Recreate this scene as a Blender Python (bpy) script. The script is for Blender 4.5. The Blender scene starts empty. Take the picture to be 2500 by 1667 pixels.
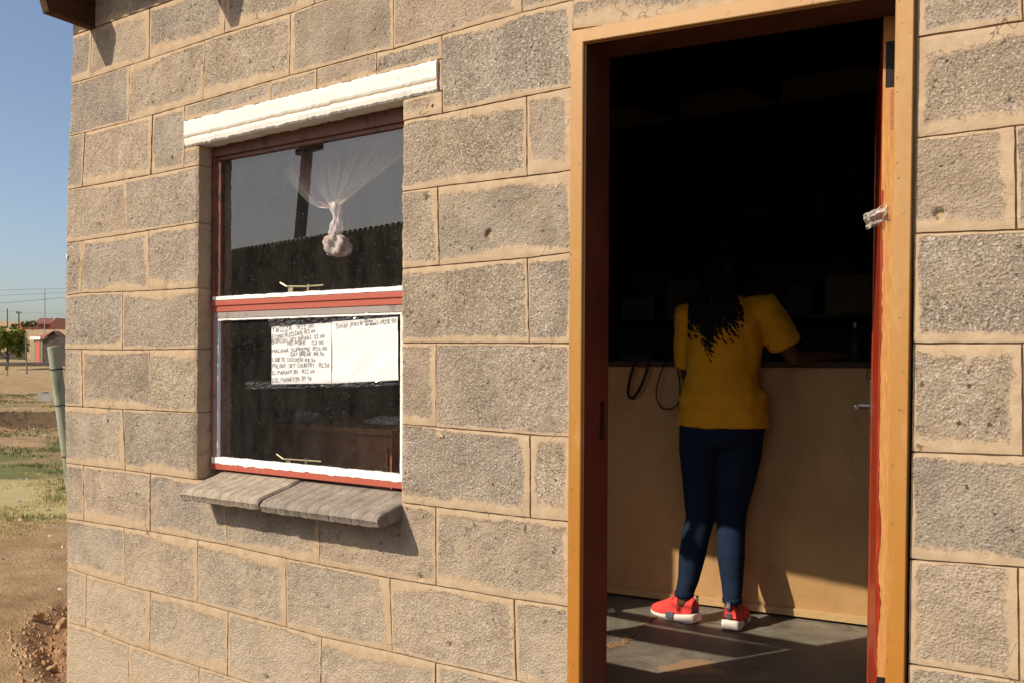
import bpy, bmesh, math, random
from mathutils import Vector, Matrix, noise
random.seed(11)
R = math.radians
sc = bpy.context.scene
# ------------------------------------------------------------------ camera
CP = Vector((0.0, -2.158, 1.166))
CR = Vector((0.832, 0.555, 0.001)).normalized()
CF = Vector((-0.5546, 0.8319, 0.0184)).normalized()
CR = (CR - CF * CR.dot(CF)).normalized()
CU = CR.cross(CF)
cam = bpy.data.cameras.new('camera'); camo = bpy.data.objects.new('camera', cam)
sc.collection.objects.link(camo); sc.camera = camo
M3 = Matrix((CR, CU, -CF)).transposed()
camo.matrix_world = Matrix.Translation(CP) @ M3.to_4x4()
cam.sensor_width = 36; cam.lens = 31.6; cam.clip_start = 0.05; cam.clip_end = 3000
# ------------------------------------------------------------------ light
SUN = Vector((0.60, 1.0, -0.925)).normalized()
w = bpy.data.worlds.new('World'); sc.world = w; w.use_nodes = True
nt = w.node_tree; bg = nt.nodes['Background']
sky = nt.nodes.new('ShaderNodeTexSky'); sky.sky_type = 'NISHITA'; sky.sun_disc = False
sky.sun_elevation = math.asin(-SUN.z); sky.sun_rotation = math.atan2(-SUN.x, -SUN.y)
sky.air_density = 1.0; sky.dust_density = 6.5; sky.ozone_density = 0.4; sky.altitude = 1500
nt.links.new(sky.outputs[0], bg.inputs[0]); bg.inputs[1].default_value = 0.13
sl = bpy.data.lights.new('sun', 'SUN'); sl.energy = 5.0; sl.angle = R(0.53); sl.color = (1.0, 0.885, 0.715)
so = bpy.data.objects.new('sun', sl); sc.collection.objects.link(so)
so.rotation_euler = SUN.to_track_quat('-Z', 'Y').to_euler(); so.location = (-6, -10, 9)
sc.view_settings.view_transform = 'Standard'; sc.view_settings.look = 'None'
sc.view_settings.gamma = 1; sc.view_settings.use_curve_mapping = False
sc.view_settings.exposure = 0.14
sc.cycles.max_bounces = 8; sc.cycles.diffuse_bounces = 5; sc.cycles.transparent_max_bounces = 16

# ------------------------------------------------------------------ helpers
FPX = 2194.5
def ray(a, b): return CR * ((a - 1250) / FPX) + CU * ((833.5 - b) / FPX) + CF
def onY(a, b, Y=0.0):
    d = ray(a, b); return CP + d * ((Y - CP.y) / d.y)
def onZ(a, b, Z=0.0):
    d = ray(a, b); return CP + d * ((Z - CP.z) / d.z)
def PF(a, b, F): return CP + ray(a, b) * F
def fdist(x, y): return (x - CP.x) * CF.x + (y - CP.y) * CF.y
def lerp(a, b, t): return a + (b - a) * t
def nz(x, y=0, z=0, s=1.0): return noise.noise(Vector((x * s, y * s, z * s)))

def link(o, parent=None):
    sc.collection.objects.link(o)
    if parent is not None:
        bpy_parent(o, parent)
    return o
def bpy_parent(o, p):
    o.parent = p
    o.matrix_parent_inverse = Matrix.Identity(4)
WORLD = {}
def wmat(p):
    return WORLD.get(p.name, Matrix.Identity(4))
def empty(name, loc, label=None, cat=None, group=None, kind=None, parent=None):
    o = bpy.data.objects.new(name, None); o.empty_display_size = 0.1
    sc.collection.objects.link(o)
    m = Matrix.Translation(Vector(loc))
    if parent is not None:
        o.parent = parent; o.matrix_basis = wmat(parent).inverted() @ m
    else:
        o.matrix_basis = m
    WORLD[o.name] = m
    tag(o, label, cat, group, kind); return o
def tag(o, label=None, cat=None, group=None, kind=None):
    if label: o['label'] = label
    if cat: o['category'] = cat
    if group: o['group'] = group
    if kind: o['kind'] = kind
    return o
class MB:
    """collects faces in world coordinates, links them as one mesh object"""
    def __init__(s): s.v = []; s.f = []; s.mi = []; s.att = {}
    def add(s, vs, fs, mi=0):
        b = len(s.v); s.v += [tuple(v) for v in vs]; s.f += [tuple(i + b for i in f) for f in fs]; s.mi += [mi] * len(fs)
        return b
    def box(s, x0, x1, y0, y1, z0, z1, mi=0):
        vs = [(x, y, z) for z in (z0, z1) for y in (y0, y1) for x in (x0, x1)]
        s.add(vs, [(0, 2, 3, 1), (4, 5, 7, 6), (0, 1, 5, 4), (2, 6, 7, 3), (0, 4, 6, 2), (1, 3, 7, 5)], mi); return s
    def hexa(s, p, mi=0):  # p: 8 points, bottom 4 (ccw) then top 4
        s.add(p, [(3, 2, 1, 0), (4, 5, 6, 7), (0, 1, 5, 4), (1, 2, 6, 5), (2, 3, 7, 6), (3, 0, 4, 7)], mi); return s
    def beam(s, a, b, w_, h_, up=(0, 0, 1), mi=0):
        a = Vector(a); b = Vector(b); d = (b - a).normalized(); x = d.cross(Vector(up)).normalized(); z = x.cross(d)
        c = [(-.5, -.5), (.5, -.5), (.5, .5), (-.5, .5)]
        s.hexa([a + x * w_ * i + z * h_ * j for i, j in c] + [b + x * w_ * i + z * h_ * j for i, j in c], mi); return s
    def tube(s, pts, rads, n=8, mi=0, caps=True, squash=None, ref=None):
        pts = [Vector(p) for p in pts]
        if not isinstance(rads, (list, tuple)): rads = [rads] * len(pts)
        rr = [(r, r) if not isinstance(r, (list, tuple)) else r for r in rads]
        ref = Vector(ref) if ref is not None else None
        prev = None; base = len(s.v); vs = []
        for i, p in enumerate(pts):
            d = (pts[min(i + 1, len(pts) - 1)] - pts[max(i - 1, 0)]).normalized()
            if ref is not None: x = (ref - d * ref.dot(d)).normalized()
            elif prev is None:
                q = Vector((0, 0, 1)) if abs(d.z) < .9 else Vector((1, 0, 0)); x = d.cross(q).normalized()
            else: x = (prev - d * prev.dot(d)).normalized()
            prev = x; y = d.cross(x)
            for k in range(n):
                a = 2 * math.pi * k / n
                vs.append(p + x * math.cos(a) * rr[i][0] + y * math.sin(a) * rr[i][1])
        fs = []
        for i in range(len(pts) - 1):
            for k in range(n):
                fs.append((i * n + k, i * n + (k + 1) % n, (i + 1) * n + (k + 1) % n, (i + 1) * n + k))
        if caps:
            fs.append(tuple(range(n - 1, -1, -1))); fs.append(tuple(range((len(pts) - 1) * n, len(pts) * n)))
        s.add(vs, fs, mi); return s
    def grid(s, rows, mi=0, flip=False):
        n = len(rows[0]); vs = [v for r_ in rows for v in r_]; fs = []
        for i in range(len(rows) - 1):
            for k in range(n - 1):
                q = (i * n + k, i * n + k + 1, (i + 1) * n + k + 1, (i + 1) * n + k)
                fs.append(q[::-1] if flip else q)
        return s.add(vs, fs, mi)
    def build(s, name, mat, parent=None, smooth=False, bevel=0, label=None, cat=None, group=None, kind=None, origin=None):
        me = bpy.data.meshes.new(name)
        pm = wmat(parent) if parent is not None else None
        if parent is not None: inv = pm.inverted(); vs = [tuple(inv @ Vector(v)) for v in s.v]
        elif origin is not None: vs = [tuple(Vector(v) - Vector(origin)) for v in s.v]
        else: vs = s.v
        me.from_pydata(vs, [], s.f)
        mats = mat if isinstance(mat, (list, tuple)) else [mat]
        for m in mats: me.materials.append(m)
        if len(mats) > 1: me.polygons.foreach_set('material_index', s.mi)
        for k, a in s.att.items():
            at = me.attributes.new(k, 'FLOAT', 'POINT'); at.data.foreach_set('value', a)
        if smooth: me.polygons.foreach_set('use_smooth', [True] * len(me.polygons))
        me.update()
        o = bpy.data.objects.new(name, me); sc.collection.objects.link(o)
        if parent is not None: o.parent = parent; WORLD[o.name] = pm.copy()
        else:
            if origin is not None: o.location = origin
            WORLD[o.name] = Matrix.Translation(Vector(origin)) if origin is not None else Matrix.Identity(4)
        if bevel:
            b = o.modifiers.new('bevel', 'BEVEL'); b.width = bevel; b.segments = 2; b.limit_method = 'ANGLE'
        tag(o, label, cat, group, kind)
        return o

# ------------------------------------------------------------------ materials
class N:
    def __init__(s, name, rough=.8, spec=.3):
        s.m = bpy.data.materials.new(name); s.m.use_nodes = True; s.t = s.m.node_tree
        s.b = s.t.nodes['Principled BSDF']; s.b.inputs['Roughness'].default_value = rough
        s.b.inputs['Specular IOR Level'].default_value = spec; s.c = None
    def n(s, t, **k):
        o = s.t.nodes.new(t)
        for a, v in k.items():
            if a in o.inputs: o.inputs[a].default_value = v
            else: setattr(o, a, v)
        return o
    def l(s, a, b): s.t.links.new(a, b)
    def co(s, kind='Object', scale=(1, 1, 1)):
        c = s.n('ShaderNodeTexCoord'); mp = s.n('ShaderNodeMapping'); mp.inputs['Scale'].default_value = scale
        s.l(c.outputs[kind], mp.inputs[0]); return mp.outputs[0]
    def pos(s, scale=(1, 1, 1)):
        c = s.n('ShaderNodeNewGeometry'); mp = s.n('ShaderNodeMapping'); mp.inputs['Scale'].default_value = scale
        s.l(c.outputs['Position'], mp.inputs[0]); return mp.outputs[0]
    def noise(s, v, sc_, det=4, rough=.6, dist=0):
        o = s.n('ShaderNodeTexNoise'); o.inputs['Scale'].default_value = sc_; o.inputs['Detail'].default_value = det
        o.inputs['Roughness'].default_value = rough; o.inputs['Distortion'].default_value = dist
        s.l(v, o.inputs['Vector']); return o.outputs['Fac']
    def ramp(s, f, stops):
        o = s.n('ShaderNodeValToRGB'); e = o.color_ramp.elements
        while len(e) < len(stops): e.new(.5)
        for i, (p, c) in enumerate(stops):
            e[i].position = p; e[i].color = (*c, 1) if isinstance(c, (tuple, list)) else (c, c, c, 1)
        s.l(f, o.inputs[0]); return o.outputs[0]
    def mix(s, f, a, b, mode='MIX'):
        o = s.n('ShaderNodeMix', data_type='RGBA', blend_type=mode)
        for sock, v in ((o.inputs[0], f), (o.inputs[6], a), (o.inputs[7], b)):
            if isinstance(v, (int, float)): sock.default_value = v if sock == o.inputs[0] else (v, v, v, 1)
            elif isinstance(v, (tuple, list)): sock.default_value = (*v, 1)
            else: s.l(v, sock)
        return o.outputs[2]
    def math(s, op, a, b=0, c=None):
        o = s.n('ShaderNodeMath', operation=op)
        for i, v in enumerate((a, b, c)):
            if v is None: continue
            if isinstance(v, (int, float)): o.inputs[i].default_value = v
            else: s.l(v, o.inputs[i])
        return o.outputs[0]
    def attr(s, name):
        o = s.n('ShaderNodeAttribute'); o.attribute_name = name; return o.outputs['Fac']
    def rnd(s): return s.n('ShaderNodeObjectInfo').outputs['Random']
    def color(s, c):
        if isinstance(c, (tuple, list)): s.b.inputs['Base Color'].default_value = (*c, 1)
        else: s.l(c, s.b.inputs['Base Color'])
        return s
    def bump(s, h, strength=.5, dist=.01):
        o = s.n('ShaderNodeBump'); o.inputs['Strength'].default_value = strength; o.inputs['Distance'].default_value = dist
        s.l(h, o.inputs['Height'])
        prev = s.b.inputs['Normal']
        if prev.links: s.l(prev.links[0].from_socket, o.inputs['Normal'])
        s.l(o.outputs[0], prev); return s

def plain(name, col, rough=.7, var=.15, sc_=30, bump=.15, spec=.3, metal=0, bd=.003):
    a = N(name, rough, spec); v = a.pos()
    f = a.noise(v, sc_, 5)
    a.color(a.ramp(f, [(.3, [c * (1 - var) for c in col]), (.7, [min(1, c * (1 + var)) for c in col])]))
    a.bump(a.noise(v, sc_ * 6, 4), bump, bd); a.b.inputs['Metallic'].default_value = metal
    return a.m

def block_mat(name='block_concrete'):
    a = N(name, .95, .12); v = a.pos(); rnd = a.rnd()
    off = a.n('ShaderNodeVectorMath', operation='ADD'); sclr = a.math('MULTIPLY', rnd, 37.0)
    a.l(v, off.inputs[0]); cmb = a.n('ShaderNodeCombineXYZ'); a.l(sclr, cmb.inputs[1]); a.l(cmb.outputs[0], off.inputs[1]); v2 = off.outputs[0]
    grain = a.noise(v2, 150, 4, .75); mid = a.noise(v2, 42, 4, .6); big = a.noise(v2, 7, 4, .55)
    vor = a.n('ShaderNodeTexVoronoi'); vor.inputs['Scale'].default_value = 170; a.l(v2, vor.inputs['Vector'])
    base = a.ramp(big, [(.3, (.272, .222, .172)), (.5, (.345, .288, .225)), (.72, (.42, .358, .288))])
    rt = a.ramp(rnd, [(0, (.80, .80, .82)), (.25, (1.03, 1.0, .98)), (.5, (.90, .86, .82)), (.75, (1.10, 1.03, .95)), (1, (.90, .90, .90))])
    base = a.mix(1.0, base, rt, 'MULTIPLY')
    gs = a.ramp(a.math('FRACT', a.math('MULTIPLY', rnd, 7.31)), [(0, .30), (.35, .75), (1, 1.0)])
    base = a.mix(a.math('MULTIPLY', gs, a.ramp(grain, [(.36, 1.0), (.47, 0.0)])), base, a.mix(1.0, base, (.42, .385, .34), 'MULTIPLY'))
    base = a.mix(a.math('MULTIPLY', gs, a.ramp(grain, [(.55, 0.0), (.63, .85)])), base, (.64, .59, .52))
    base = a.mix(a.ramp(mid, [(.60, 0.0), (.75, .5)]), base, (.47, .42, .35))
    base = a.mix(a.ramp(a.noise(v2, 60, 3, .5), [(.29, 1.0), (.36, 0.0)]), base, (.085, .07, .055))
    stn = a.noise(a.pos((3.2, 1, .9)), 3.1, 5, .6, .6)
    base = a.mix(a.ramp(stn, [(.54, 0.0), (.70, .42)]), base, (.20, .165, .13))
    # dusty orange wash, stronger low on the wall
    sp = a.n('ShaderNodeSeparateXYZ'); a.l(v, sp.inputs[0])
    low = a.math('SUBTRACT', 1.0, a.math('MULTIPLY', sp.outputs[2], .95))
    dust = a.math('ADD', a.math('MULTIPLY', low, .55), a.math('MULTIPLY', a.noise(v2, 9, 5, .6), .9))
    base = a.mix(a.ramp(dust, [(.62, 0.0), (1.15, .60)]), base, (.53, .43, .31))
    # mortar colour
    mn = a.noise(v, 22, 5, .6); mf = a.noise(v, 160, 3, .6)
    mort = a.ramp(mn, [(.3, (.375, .272, .175)), (.5, (.435, .322, .212)), (.75, (.49, .378, .258))])
    mort = a.mix(a.ramp(mf, [(.3, .35), (.5, 0.0)]), mort, (.33, .24, .155))
    mort = a.mix(a.ramp(a.noise(v, 35, 3, .5), [(.66, 0.0), (.74, .5)]), mort, (.30, .22, .15))
    crk = a.n('ShaderNodeTexVoronoi', feature='DISTANCE_TO_EDGE'); crk.inputs['Scale'].default_value = 7.0
    wv_ = a.n('ShaderNodeVectorMath', operation='ADD'); nn_ = a.n('ShaderNodeTexNoise'); nn_.inputs['Scale'].default_value = 16; a.l(v, nn_.inputs['Vector']); sc3 = a.n('ShaderNodeVectorMath', operation='SCALE'); sc3.inputs['Scale'].default_value = .12; a.l(nn_.outputs['Color'], sc3.inputs[0]); a.l(v, wv_.inputs[0]); a.l(sc3.outputs[0], wv_.inputs[1]); a.l(wv_.outputs[0], crk.inputs['Vector'])
    ck = a.math('MULTIPLY', a.ramp(crk.outputs['Distance'], [(.0, 1.0), (.012, 0.0)]), a.ramp(a.noise(v, 4, 2, .5), [(.52, 0.0), (.6, 1.0)]))
    mort = a.mix(ck, mort, (.14, .095, .06))
    e = a.attr('edge')
    ev = a.math('ADD', e, a.math('MULTIPLY', a.math('SUBTRACT', a.noise(v2, 70, 6, .75), .5), 1.5))
    mask = a.ramp(ev, [(.68, 0.0), (1.12, 1.0)])
    thin = a.ramp(a.noise(v2, 9, 5, .65), [(.52, 0.0), (.72, .40)])       # thin mortar smears over the block face
    mask2 = a.math('MULTIPLY', mask, a.math('SUBTRACT', 1.0, a.math('MULTIPLY', thin, a.ramp(e, [(1.2, 1.0), (3.4, .05)]))))
    a.color(a.mix(mask2, mort, base))
    hb = a.math('ADD', a.math('MULTIPLY', grain, .8), a.math('ADD', a.math('MULTIPLY', mid, .9), a.math('MULTIPLY', vor.outputs['Distance'], .35)))
    h = a.math('ADD', a.math('MULTIPLY', hb, mask), a.math('MULTIPLY', a.math('SUBTRACT', 1.0, mask), a.math('ADD', 1.05, a.math('MULTIPLY', a.noise(v, 30, 5, .65), .38))))
    a.bump(h, 1.0, .0062)
    return a.m
M = {}
M['block'] = block_mat()
M['mortar'] = plain('mortar', (.40, .29, .185), .95, .18, 25, .5)
def steel_paint(name, col, rust, amt, rough=.45):
    a = N(name, rough, .45); v = a.pos()
    f = a.noise(v, 14, 6, .7); g = a.noise(v, 60, 4, .6)
    c = a.mix(a.ramp(g, [(.35, 0.0), (.75, .35)]), col, [x * .8 for x in col])
    c = a.mix(a.ramp(a.math('ADD', f, amt), [(.62, 0.0), (.68, 1.0)]), c, rust)
    a.color(c); a.bump(a.math('ADD', g, f), .35, .002); return a.m
M['red_steel'] = steel_paint('red_painted_steel', (.40, .095, .062), (.30, .26, .23), -.03)
M['rust_steel'] = steel_paint('brown_rusted_steel', (.15, .055, .033), (.055, .03, .024), .09, .6)
M['grey_putty'] = steel_paint('grey_primer_putty', (.30, .255, .235), (.20, .16, .14), .05, .8)
M['white_putty'] = steel_paint('white_putty', (.80, .79, .75), (.50, .40, .32), -.06, .7)
def lintel_mat():
    a = N('white_painted_lintel', .75, .25); v = a.pos()
    c = a.mix(a.ramp(a.noise(v, 90, 4, .6), [(.28, 1.0), (.34, 0.0)]), (.72, .70, .64), (.33, .28, .23))
    c = a.mix(a.ramp(a.noise(a.pos((1, 1, 2.5)), 10, 7, .75), [(.46, 0.0), (.72, .75)]), c, (.56, .49, .40))
    c = a.mix(a.ramp(a.noise(v, 26, 6, .8), [(.63, 0.0), (.67, .9)]), c, (.44, .30, .21))
    c = a.mix(a.ramp(a.attr('crack'), [(.25, 0.0), (.9, .85)]), c, (.50, .37, .25))
    a.color(c); a.bump(a.noise(v, 70, 5, .7), .5, .003); return a.m
M['lintel'] = lintel_mat()
def frame_mat():
    a = N('tan_enamel_steel', .34, .5); v = a.pos()
    sp = a.n('ShaderNodeSeparateXYZ'); a.l(v, sp.inputs[0])
    f = a.math('ADD', a.math('MULTIPLY', sp.outputs[2], .5), a.math('MULTIPLY', a.noise(v, 2.2, 4, .6), .5))
    c = a.ramp(f, [(.25, (.37, .135, .016)), (.62, (.38, .165, .030)), (.95, (.39, .205, .058))])   # paler towards the top
    c = a.mix(a.ramp(a.noise(a.pos((1, 1, .35)), 16, 6, .75), [(.52, 0.0), (.78, .5)]), c, (.52, .34, .16))
    c = a.mix(a.ramp(a.noise(v, 70, 3, .6), [(.29, 1.0), (.33, 0.0)]), c, (.15, .07, .03))
    c = a.mix(a.ramp(a.noise(a.pos((1, 1, .5)), 5, 6, .7), [(.56, 0.0), (.72, .55)]), c, (.26, .12, .035))
    a.color(c); a.bump(a.noise(v, 18, 3), .12, .002); return a.m
M['door_frame'] = frame_mat()
M['frame_inner'] = plain('shaded_red_brown_enamel', (.085, .033, .015), .45, .35, 5, .08, .5)  # reveal enamel darkened, its shade put into the colour
def wood(name, c1, c2, ax=(1, 1, 1), rough=.55, spec=.35, sc_=18, bump=.2):
    a = N(name, rough, spec); v = a.pos(ax)
    f = a.noise(v, sc_, 6, .62, .4)
    a.color(a.ramp(f, [(.32, c1), (.55, [(p + q) / 2 for p, q in zip(c1, c2)]), (.7, c2)]))
    a.bump(f, bump, .003); return a.m
M['door_red'] = wood('red_varnished_wood', (.20, .012, .005), (.50, .07, .022), (14, 14, .8), .28, .6)
M['door_edge'] = wood('raw_timber_edge', (.46, .20, .055), (.62, .33, .12), (10, 10, 1.2), .7, .2)
M['rafter'] = wood('weathered_rafter', (.05, .022, .009), (.12, .058, .022), (1.2, 1.2, 10), .8, .15)
def board_mat():
    a = N('brown_hardboard', .62, .3); v = a.pos()
    c = a.ramp(a.noise(v, 3.5, 6, .65), [(.3, (.44, .25, .10)), (.5, (.51, .295, .125)), (.7, (.57, .34, .15))])
    c = a.mix(a.ramp(a.noise(a.pos((1, 1, .3)), 14, 6, .75), [(.56, 0.0), (.75, .45)]), c, (.30, .17, .08))
    c = a.mix(a.ramp(a.noise(v, 75, 2, .5), [(.25, 1.0), (.28, 0.0)]), c, (.13, .07, .035))
    c = a.mix(a.ramp(a.noise(a.pos((.4, .4, 3)), 22, 4, .6), [(.70, 0.0), (.72, .5)]), c, (.66, .46, .26))
    a.color(c); a.bump(a.noise(v, 30, 5), .15, .002); return a.m
M['board'] = board_mat()
M['batten'] = wood('pale_pine_batten', (.50, .31, .14), (.66, .45, .22), (1, 6, 6), .6, .3)
M['dark_wood'] = wood('dark_shelf_wood', (.05, .028, .016), (.10, .058, .034), (1, 6, 6), .7, .2)
M['cabinet'] = wood('brown_cabinet_wood', (.32, .13, .065), (.44, .20, .10), (1.5, 6, 6), .6, .3)
def floor_mat():
    a = N('worn_concrete_floor', .5, .35); v = a.pos()
    f = a.noise(v, 6, 7, .68, .5); g = a.noise(v, 70, 4, .6)
    c = a.ramp(f, [(.3, (.11, .092, .070)), (.48, (.20, .176, .14)), (.62, (.27, .24, .19)), (.78, (.37, .325, .26))])
    c = a.mix(a.ramp(g, [(.35, .4), (.6, 0.0)]), c, (.10, .085, .07))
    c = a.mix(a.ramp(a.noise(v, 3.2, 3, .4), [(.63, 0.0), (.65, .9)]), c, (.40, .25, .14))
    a.color(c); a.bump(a.math('ADD', f, g), .3, .004)
    a.l(a.ramp(f, [(.3, .38), (.7, .7)]), a.b.inputs['Roughness']); return a.m
M['floor'] = floor_mat()
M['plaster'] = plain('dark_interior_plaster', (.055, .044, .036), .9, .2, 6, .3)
M['dark_roof'] = plain('dark_roof_sheet', (.05, .042, .036), .6, .2, 6, .1)  # even dark colour, both faces of the roof sheet
M['sill'] = plain('grey_weathered_sill', (.315, .262, .205), .9, .26, 26, .7, .15, bd=.004)
M['black'] = plain('black_strap', (.012, .010, .010), .6, .2, 40, .1)
M['brass'] = plain('dull_brass', (.30, .26, .15), .35, .1, 50, .05, .5, .8)
M['steel'] = plain('dull_steel', (.14, .14, .145), .35, .1, 50, .05, .5, .9)
M['paper'] = plain('white_paper', (.70, .695, .68), .8, .02, 10, .05)
M['ink'] = plain('dark_pencil_ink', (.06, .045, .05), .8, .1, 10, 0)
def clear(name, tint=(1, 1, 1), ior=1.55, gain=1.7, dirt=.05, dirtcol=(.5, .45, .38), rough=.0, dsc=14, base=0.0):
    m = bpy.data.materials.new(name); m.use_nodes = True; t = m.node_tree; t.nodes.clear(); n = t.nodes.new; l = t.links.new
    out = n('ShaderNodeOutputMaterial'); tr = n('ShaderNodeBsdfTransparent'); tr.inputs[0].default_value = (*tint, 1)
    gl = n('ShaderNodeBsdfGlossy'); gl.inputs['Roughness'].default_value = rough
    gn = n('ShaderNodeNewGeometry'); dt_ = n('ShaderNodeVectorMath'); dt_.operation = 'DOT_PRODUCT'; l(gn.outputs['Normal'], dt_.inputs[0]); l(gn.outputs['Incoming'], dt_.inputs[1])
    ab = n('ShaderNodeMath'); ab.operation = 'ABSOLUTE'; l(dt_.outputs['Value'], ab.inputs[0]); om = n('ShaderNodeMath'); om.operation = 'SUBTRACT'; om.inputs[0].default_value = 1.0; l(ab.outputs[0], om.inputs[1])
    p5 = n('ShaderNodeMath'); p5.operation = 'POWER'; p5.inputs[1].default_value = 5.0; l(om.outputs[0], p5.inputs[0]); f0 = ((ior - 1) / (ior + 1)) ** 2
    fr = n('ShaderNodeMath'); fr.operation = 'MULTIPLY_ADD'; fr.inputs[1].default_value = 1 - f0; fr.inputs[2].default_value = f0; l(p5.outputs[0], fr.inputs[0])
    mu = n('ShaderNodeMath'); mu.operation = 'MULTIPLY_ADD'; mu.inputs[1].default_value = gain; mu.inputs[2].default_value = base; mu.use_clamp = True
    l(fr.outputs[0], mu.inputs[0]); mx = n('ShaderNodeMixShader'); l(mu.outputs[0], mx.inputs[0]); l(tr.outputs[0], mx.inputs[1]); l(gl.outputs[0], mx.inputs[2])
    df = n('ShaderNodeBsdfDiffuse'); df.inputs[0].default_value = (*dirtcol, 1)
    g = n('ShaderNodeNewGeometry'); mp = n('ShaderNodeMapping'); mp.inputs['Scale'].default_value = (1, 1, .45); l(g.outputs['Position'], mp.inputs[0])
    no = n('ShaderNodeTexNoise'); no.inputs['Scale'].default_value = dsc; no.inputs['Detail'].default_value = 7; no.inputs['Roughness'].default_value = .7; l(mp.outputs[0], no.inputs['Vector'])
    n2 = n('ShaderNodeTexNoise'); n2.inputs['Scale'].default_value = 190; n2.inputs['Detail'].default_value = 2; l(g.outputs['Position'], n2.inputs['Vector'])
    r1 = n('ShaderNodeValToRGB'); r1.color_ramp.elements[0].position = .35; r1.color_ramp.elements[1].position = .8
    r1.color_ramp.elements[0].color = (dirt * .35,) * 3 + (1,); r1.color_ramp.elements[1].color = (dirt * 2.2,) * 3 + (1,)
    r2 = n('ShaderNodeValToRGB'); r2.color_ramp.elements[0].position = .66; r2.color_ramp.elements[1].position = .74
    r2.color_ramp.elements[0].color = (0, 0, 0, 1); r2.color_ramp.elements[1].color = (dirt * 8,) * 3 + (1,)
    l(no.outputs[0], r1.inputs[0]); l(n2.outputs[0], r2.inputs[0]); ad = n('ShaderNodeMath'); ad.operation = 'ADD'; ad.use_clamp = True
    l(r1.outputs[0], ad.inputs[0]); l(r2.outputs[0], ad.inputs[1])
    m2 = n('ShaderNodeMixShader'); l(ad.outputs[0], m2.inputs[0]); l(mx.outputs[0], m2.inputs[1]); l(df.outputs[0], m2.inputs[2])
    l(m2.outputs[0], out.inputs[0]); return m
M['glass'] = clear('dusty_window_glass', (.97, .98, .97), 1.52, 2.4, .022)
M['plastic'] = clear('clear_plastic_film', (.96, .96, .96), 1.5, 2.0, .012, (.7, .7, .7), .12, 30)
M['plastic_scrap'] = clear('cloudy_plastic_scrap', (.8, .8, .8), 1.5, 2.5, .35, (.8, .74, .66), .2, 40)
def sheer():
    m = bpy.data.materials.new('sheer_white_curtain'); m.use_nodes = True; t = m.node_tree; t.nodes.clear(); n = t.nodes.new; l = t.links.new
    out = n('ShaderNodeOutputMaterial'); tr = n('ShaderNodeBsdfTransparent'); df = n('ShaderNodeBsdfDiffuse'); tl = n('ShaderNodeBsdfTranslucent')
    at = n('ShaderNodeAttribute'); at.attribute_name = 'dens'; st = n('ShaderNodeAttribute'); st.attribute_name = 'pink'
    cm = n('ShaderNodeMix'); cm.data_type = 'RGBA'; cm.inputs[6].default_value = (.82, .78, .70, 1); cm.inputs[7].default_value = (.55, .30, .36, 1)
    l(st.outputs['Fac'], cm.inputs[0]); l(cm.outputs[2], df.inputs[0]); l(cm.outputs[2], tl.inputs[0])
    m1 = n('ShaderNodeMixShader'); m1.inputs[0].default_value = .3; l(df.outputs[0], m1.inputs[1]); l(tl.outputs[0], m1.inputs[2])
    m2 = n('ShaderNodeMixShader'); l(at.outputs['Fac'], m2.inputs[0]); l(tr.outputs[0], m2.inputs[1]); l(m1.outputs[0], m2.inputs[2])
    l(m2.outputs[0], out.inputs[0]); return m
M['sheer'] = sheer()

# =================================================================== WALL
# bed joints, measured along the wall: index -> points (x along wall, z)
J = {1: [(178, 87)], 2: [(172.6, 204), (220, 191), (363, 144), (548, 82), (714, 30.6), (767, 10)],
 3: [(166.8, 333.7), (313.5, 297), (494.6, 246), (660, 198), (920, 128), (960, 120.5), (1081, 85), (1274, 31)],
 4: [(161.7, 465), (201, 457), (368, 427), (482, 404), (984, 295), (1081, 277), (1286, 235), (1393, 214), (2238, 91), (2500, 51)],
 5: [(159, 594), (307, 572), (484, 543), (989, 467), (1068.5, 456), (1287, 430), (1391, 417), (2241, 337), (2500, 305)],
 6: [(156.6, 722.7), (197, 716), (364.5, 710), (474, 703.6), (983.5, 656), (1073, 648), (1288.5, 630), (1391, 616.5), (2243, 570), (2491, 561)],
 7: [(155.3, 852), (299.4, 854), (474, 852), (992, 837), (1293, 837.6), (1387, 838), (2244, 838.7), (2498, 837.5)],
 8: [(155, 990), (203.8, 992.6), (298, 998.5), (367, 1001.5), (478, 1007), (992, 1036), (1067, 1042), (1295, 1061), (1387, 1066), (2236, 1103), (2495.6, 1112)],
 9: [(159, 1129.6), (304.5, 1147.4), (478, 1170), (987, 1226.7), (1065, 1237), (1295, 1264), (1384, 1272), (2230, 1365), (2500, 1384.5)],
 10: [(160, 1265.5), (205.5, 1271.5), (368, 1297), (554, 1330), (697, 1362), (780, 1378), (951.7, 1410.6), (1066, 1429), (1257, 1462), (1376, 1479), (2219, 1619), (2500, 1663)],
 11: [(163.8, 1384.6), (208.5, 1401), (307, 1429), (482.5, 1471), (700, 1531), (785, 1554), (957.7, 1591.7), (1065, 1617), (1261.5, 1661.7)],
 12: [(165.3, 1518.6), (208.5, 1530.5), (314, 1572), (366, 1588.6), (557, 1650)]}
XE = 1.35            # right end of the wall
BED = {}
for k, pts in J.items():
    q = [onY(a, b) for a, b in pts]; BED[k] = [(p.x, p.z) for p in q]
def interp(tab, x):
    if x <= tab[0][0]: return tab[0][1]
    for (a, za), (b, zb) in zip(tab, tab[1:]):
        if x <= b: return za + (zb - za) * (x - a) / (b - a)
    return tab[-1][1]
BED[1] = [(-3.8, interp(BED[1], -9)), (XE, interp(BED[1], 0) + .01)]
BED[0] = [(-3.8, min(2.76, BED[1][0][1] + .235)), (XE, min(2.76, BED[1][1][1] + .235))]
BED[-1] = [(-3.8, 2.762), (XE, 2.762)]
BED[13] = [(-3.8, -.215), (XE, -.215)]
BED[14] = [(-3.8, -.42), (XE, -.42)]
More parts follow.
